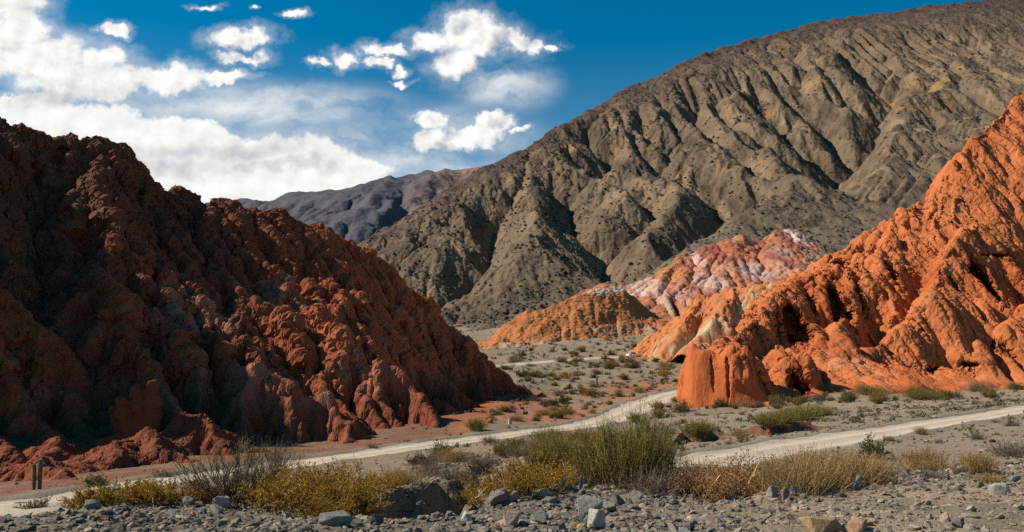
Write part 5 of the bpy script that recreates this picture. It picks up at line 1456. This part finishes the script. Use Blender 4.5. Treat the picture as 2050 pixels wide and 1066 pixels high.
def far_where(x, y):
    d, _ = line_dist(x, y, WASH)
    wash = 1 - sstep(0.6, 2.6, d)
    rd = np.full(x.shape, 1e9, np.float32)
    for pts, hw in ROADS:
        q, _ = line_dist(x, y, pts); rd = np.minimum(rd, q - hw)
    slope = 0.5 * sstep(0.1, 0.3, x / y) * sstep(-0.2, 0.4, fbm(x, y, x * 0, 6.0, 3, seed=6.0))
    return np.clip(np.maximum(wash, slope + 0.12), 0, 1) * (rd > 0.2)
gravel('stones', 30000, (22.0, 85.0), (0.04, 0.26), 'scattered pale stones on the slopes beside the roads', far_where, 22)

# ------------------------------------------------------------------ scrub dotted over the valley floor
def small_shrub(seed, kind):
    T = plant(seed, 1.0, 0.6, kind)
    V = np.concatenate(T.SV + T.LV); ns = sum(len(v) for v in T.SV)
    nl = (len(V) - ns) // 4
    F4 = np.concatenate(T.SF + [ns + np.arange(nl * 4).reshape(nl, 4)])
    return raw_mesh('desert_shrub', V, [F4], M_LEAF, np.concatenate(T.SC + T.LC))
kinds = ['green', 'broom', 'grey', 'grey', 'straw', 'yellow', 'green', 'broom']
minis = [small_shrub(300 + i, k) for i, k in enumerate(kinds)]
rs = np.random.RandomState(31)
def clear_of_roads(x, y, m=0.6):
    x = np.array([x], np.float32); y = np.array([y], np.float32)
    return min(float(line_dist(x, y, pts)[0][0]) - hw for pts, hw in ROADS) > m
def scatter(n, prange, label, group, size, pick=None, dens=None, maxd=600):
    k = 0; tries = 0
    while k < n and tries < n * 30:
        tries += 1
        px = prange[0] + (prange[2] - prange[0]) * rs.rand(); py = prange[1] + (prange[3] - prange[1]) * rs.rand()
        if dens and rs.rand() > dens(px, py): continue
        u, v = uv_of(px, py)
        ok, loc, nor, i, o, m = sc.ray_cast(_dg, (0, 0, 0), Vector((u, 1, v)).normalized())
        if not ok or o.name != 'ground' or loc[1] > maxd or not clear_of_roads(loc[0], loc[1]): continue
        nz = float(perlin(np.array([loc[0] / 14]), np.array([loc[1] / 20]), np.array([0.3]))[0])
        if nz < -0.15 and rs.rand() < 0.6: continue
        c = link('desert_shrub', minis[(pick or range(8))[rs.randint(len(pick or range(8)))]])
        s = size * (0.45 + 1.0 * rs.rand() ** 1.6)
        c.location = loc; c.rotation_euler = (0, 0, rs.rand() * 6.28); c.scale = (s, s, s * (0.7 + 0.6 * rs.rand()))
        tag(c, label, 'shrub', group); k += 1
scatter(120, (1000, 655, 1400, 765), 'small desert shrub on the valley floor beyond the far thin road and around it', 'shrubs on the far valley floor', 2.6)
scatter(85, (960, 765, 1380, 850), 'small desert shrub between the red hill tip and the road bend', 'shrubs near the road bend', 1.5)
scatter(55, (1390, 795, 2050, 850), 'small desert shrub on the flat between the orange cliff and the right road', 'shrubs on the flat before the cliff', 1.4, pick=[1, 2, 3, 4, 7, 1], dens=lambda px, py: float(py < 830 - (px - 1390) * 0.055))
scatter(36, (800, 880, 1330, 960), 'low dull shrub on the stony slope below the left road', 'shrubs on the slope below the road', 1.1, pick=[2, 3, 4, 7, 2])
scatter(24, (1400, 830, 2050, 960), 'sparse low tuft on the gravel slope beside the right road', 'tufts beside the right road', 0.7, pick=[2, 3, 4, 4])

def valley_scrub():
    """low tufts past counting between the shrubs of the valley: one mesh of little leafy clumps"""
    r = np.random.RandomState(17)
    n = 9000
    y = 38 * (620 / 38) ** (r.rand(n) ** 0.8); x = (-0.12 + 0.75 * r.rand(n)) * y
    nz = fbm(x, y, x * 0, 16.0, 3, seed=2.0)
    rd = np.full(n, 1e9, np.float32)
    for pts, hw in ROADS:
        d, _ = line_dist(x.astype(np.float32), y.astype(np.float32), pts); rd = np.minimum(rd, d - hw)
    keep = (rd > 0.4) & (r.rand(n) < 0.25 + 0.75 * sstep(-0.3, 0.4, nz)) & ~((y < 55) & (r.rand(n) < 0.6))
    x, y = x[keep], y[keep]; n = len(x)
    z = ground(x, y)
    k = 22
    s = (0.14 + 0.5 * r.rand(n) ** 2.2) * np.clip(y / 110, 0.7, 2.0)
    d = r.normal(size=(n, k, 3)); d[..., 2] = np.abs(d[..., 2]); d /= np.linalg.norm(d, axis=2, keepdims=True)
    C = np.stack([x, y, z], 1)[:, None] + d * s[:, None, None] * np.array([1, 1, 0.6]) * (0.4 + 0.6 * r.rand(n, k, 1))
    e1 = r.normal(size=(n, k, 3)); e1[..., 2] += 0.7; e1 /= np.linalg.norm(e1, axis=2, keepdims=True)
    e2 = np.cross(e1, d); e2 /= np.linalg.norm(e2, axis=2, keepdims=True) + 1e-9
    w = (s * 0.5)[:, None, None] * (0.5 + r.rand(n, k, 1))
    V = np.stack([C - e2 * w * 0.3, C + e1 * w, C + e2 * w * 0.3], 2).reshape(-1, 3)
    pal = np.array([(0.13, 0.115, 0.05), (0.09, 0.085, 0.045), (0.16, 0.125, 0.075), (0.19, 0.15, 0.07), (0.11, 0.085, 0.065)])
    c = np.repeat(pal[r.randint(5, size=n)] * (0.7 + 0.6 * r.rand(n, 1)), k * 3, 0)
    me = raw_mesh('scrub', V, [np.arange(len(V)).reshape(-1, 3)], M_LEAF, c)
    tag(link('scrub', me), 'thin low tufts of dry scrub between the shrubs of the valley floor', 'scrub', kind='stuff')
valley_scrub()

def far_scrub():
    """the scrub beyond counting on the mountain's lower slopes and crest: many little rounded bushes in one mesh"""
    r = np.random.RandomState(8)
    mo = bpy.data.objects['grey_mountain'].data
    n = len(mo.vertices)
    V = np.zeros(n * 3, np.float32); mo.vertices.foreach_get('co', V); V = V.reshape(-1, 3)
    a = V[:, 0] / V[:, 1]
    p = np.exp(-V[:, 1] / 700.0) + 0.05
    p = p * (a > -0.24) * (a < 0.62) * (0.2 + sstep(-0.2, 0.3, fbm(V[:, 0], V[:, 1], V[:, 2], 60.0, 3, seed=5.0)))
    idx = r.choice(n, 9000, replace=False, p=p / p.sum())
    C = V[idx]; m = len(C)
    oc = np.array([(1, 0, 0), (0, 1, 0), (-1, 0, 0), (0, -1, 0), (0.55, 0.55, 0.8), (-0.55, 0.55, 0.75), (-0.55, -0.55, 0.8), (0.55, -0.55, 0.7), (0, 0, 1.0)])
    fc = np.array([(0, 1, 4), (1, 2, 5), (2, 3, 6), (3, 0, 7), (4, 1, 5), (5, 2, 6), (6, 3, 7), (7, 0, 4), (4, 5, 8), (5, 6, 8), (6, 7, 8), (7, 4, 8)])
    s = (0.5 + 1.3 * r.rand(m) ** 2) * (0.9 + C[:, 1] / 2600)
    P = oc[None] * (0.7 + 0.6 * r.rand(m, 9, 1)) * s[:, None, None]
    P[:, :, 2] = P[:, :, 2] * 0.85 - 0.2
    P += C[:, None]
    col = np.array([(0.055, 0.055, 0.030), (0.075, 0.068, 0.036), (0.085, 0.066, 0.045)])[r.randint(3, size=m)]
    me = raw_mesh('scrub', P.reshape(-1, 3), [(fc[None] + 9 * np.arange(m)[:, None, None]).reshape(-1, 3)], M_LEAF, np.repeat(col, 9, 0), smooth=True)
    tag(link('scrub', me), 'dark scrub dotted over the slopes of the grey mountain', 'scrub', kind='stuff')
far_scrub()

# ------------------------------------------------------------------ the white car on the far road
def car():
    p = at(1266, 715.5)
    root = tag(link('parked_car', None, None, p + np.array([0, 0, 0.06])), 'white car seen tiny on the thin far road at the foot of the orange spur', 'car')
    root.rotation_euler = (0, 0, R(35))
    def mat(name, c, rough, metal=0.0):
        m, t = new_mat(name)
        n = t.noise(t.add('ShaderNodeTexCoord').outputs['Object'], 3.0, 3, 0.5)
        t.add('ShaderNodeOutputMaterial', {0: t.add('ShaderNodeBsdfPrincipled', {'Base Color': t.mix(t.math('MULTIPLY', n, 0.3), c, tuple(k * 0.7 for k in c)), 'Roughness': rough, 'Metallic': metal})})
        return m
    white, glass, black, steel = mat('white_paint', (0.8, 0.8, 0.78), 0.35), mat('dark_glass', (0.02, 0.025, 0.03), 0.08), mat('tyre_rubber', (0.02, 0.02, 0.02), 0.8), mat('wheel_steel', (0.5, 0.5, 0.5), 0.4, 0.8)
    lampm, red = mat('lamp_glass', (0.75, 0.75, 0.72), 0.1), mat('red_lamp', (0.4, 0.02, 0.02), 0.2)
    def prism(name, prof, halfw, m, taper=None, parent=root, bev=0.05):
        bm = bmesh.new()
        vs = []
        for sgn in (-1, 1):
            vs.append([bm.verts.new((x, sgn * (halfw if not taper else halfw - taper * max(z - 0.95, 0)), z)) for x, z in prof])
        k = len(prof)
        bm.faces.new(vs[0]); bm.faces.new(vs[1][::-1])
        for i in range(k):
            bm.faces.new((vs[0][i], vs[1][i], vs[1][(i + 1) % k], vs[0][(i + 1) % k]))
        bmesh.ops.recalc_face_normals(bm, faces=bm.faces[:])
        if bev:
            bmesh.ops.bevel(bm, geom=bm.edges[:], offset=bev, segments=2, affect='EDGES')
        me = bpy.data.meshes.new(name); bm.to_mesh(me); bm.free(); me.materials.append(m)
        return link(name, me, parent)
    prism('body', [(-2.1, 0.35), (-2.15, 0.75), (-2.0, 0.95), (-1.75, 1.0), (-1.45, 1.48), (-1.2, 1.55), (0.25, 1.55), (0.5, 1.5), (1.05, 1.0), (1.95, 0.88), (2.15, 0.7), (2.15, 0.35)], 0.86, white, 0.35)
    for sgn in (-1, 1):
        for x0, x1, t0, t1 in ((-1.5, -0.55, -1.32, -0.55), (-0.45, 0.80, -0.45, 0.38)):
            bm = bmesh.new()
            q = [(x0, 1.02), (x1, 1.02), (t1, 1.44), (t0, 1.44)]
            bm.faces.new([bm.verts.new((x, sgn * (0.868 - 0.35 * (z - 0.95) + 0.006), z)) for x, z in q])
            bmesh.ops.solidify(bm, geom=bm.faces[:], thickness=0.01)
            me = bpy.data.meshes.new('side_window'); bm.to_mesh(me); bm.free(); me.materials.append(glass); link('side_window', me, root)
    for nm, (xa, za, xb, zb) in (('windscreen', (1.02, 1.06, 0.56, 1.48)), ('rear_window', (-1.72, 1.06, -1.47, 1.45))):
        bm = bmesh.new(); o_ = 0.02 if xa > 0 else -0.02
        bm.faces.new([bm.verts.new(c) for c in ((xa + o_, -0.72, za), (xa + o_, 0.72, za), (xb + o_, 0.62, zb), (xb + o_, -0.62, zb))])
        bmesh.ops.solidify(bm, geom=bm.faces[:], thickness=0.01)
        me = bpy.data.meshes.new(nm); bm.to_mesh(me); bm.free(); me.materials.append(glass); link(nm, me, root)
    for x in (-1.3, 1.32):
        for sgn in (-1, 1):
            w = link('wheel', None, root); w.location = (x, sgn * 0.78, 0.32)
            for nm, rad, dep, m in (('tyre', 0.33, 0.22, black), ('rim', 0.2, 0.235, steel)):
                bm = bmesh.new()
                bmesh.ops.create_cone(bm, cap_ends=True, segments=28, radius1=rad, radius2=rad, depth=dep)
                bmesh.ops.rotate(bm, verts=bm.verts[:], cent=(0, 0, 0), matrix=__import__('mathutils').Matrix.Rotation(R(90), 3, 'X'))
                bmesh.ops.bevel(bm, geom=[e for e in bm.edges if len(e.link_faces) == 2 and any(len(f.verts) > 4 for f in e.link_faces)], offset=0.03, segments=2, affect='EDGES')
                me = bpy.data.meshes.new(nm); bm.to_mesh(me); bm.free(); me.materials.append(m); link(nm, me, w)
    for sgn in (-1, 1):
        prism('headlight', [(2.08, 0.62), (2.17, 0.62), (2.16, 0.78), (2.02, 0.82)], 0.14, lampm, None, root, 0.02).location = (0, sgn * 0.62, 0)
        prism('tail_light', [(-2.17, 0.68), (-2.08, 0.68), (-2.0, 0.92), (-2.09, 0.90)], 0.12, red, None, root, 0.02).location = (0, sgn * 0.66, 0)
car()
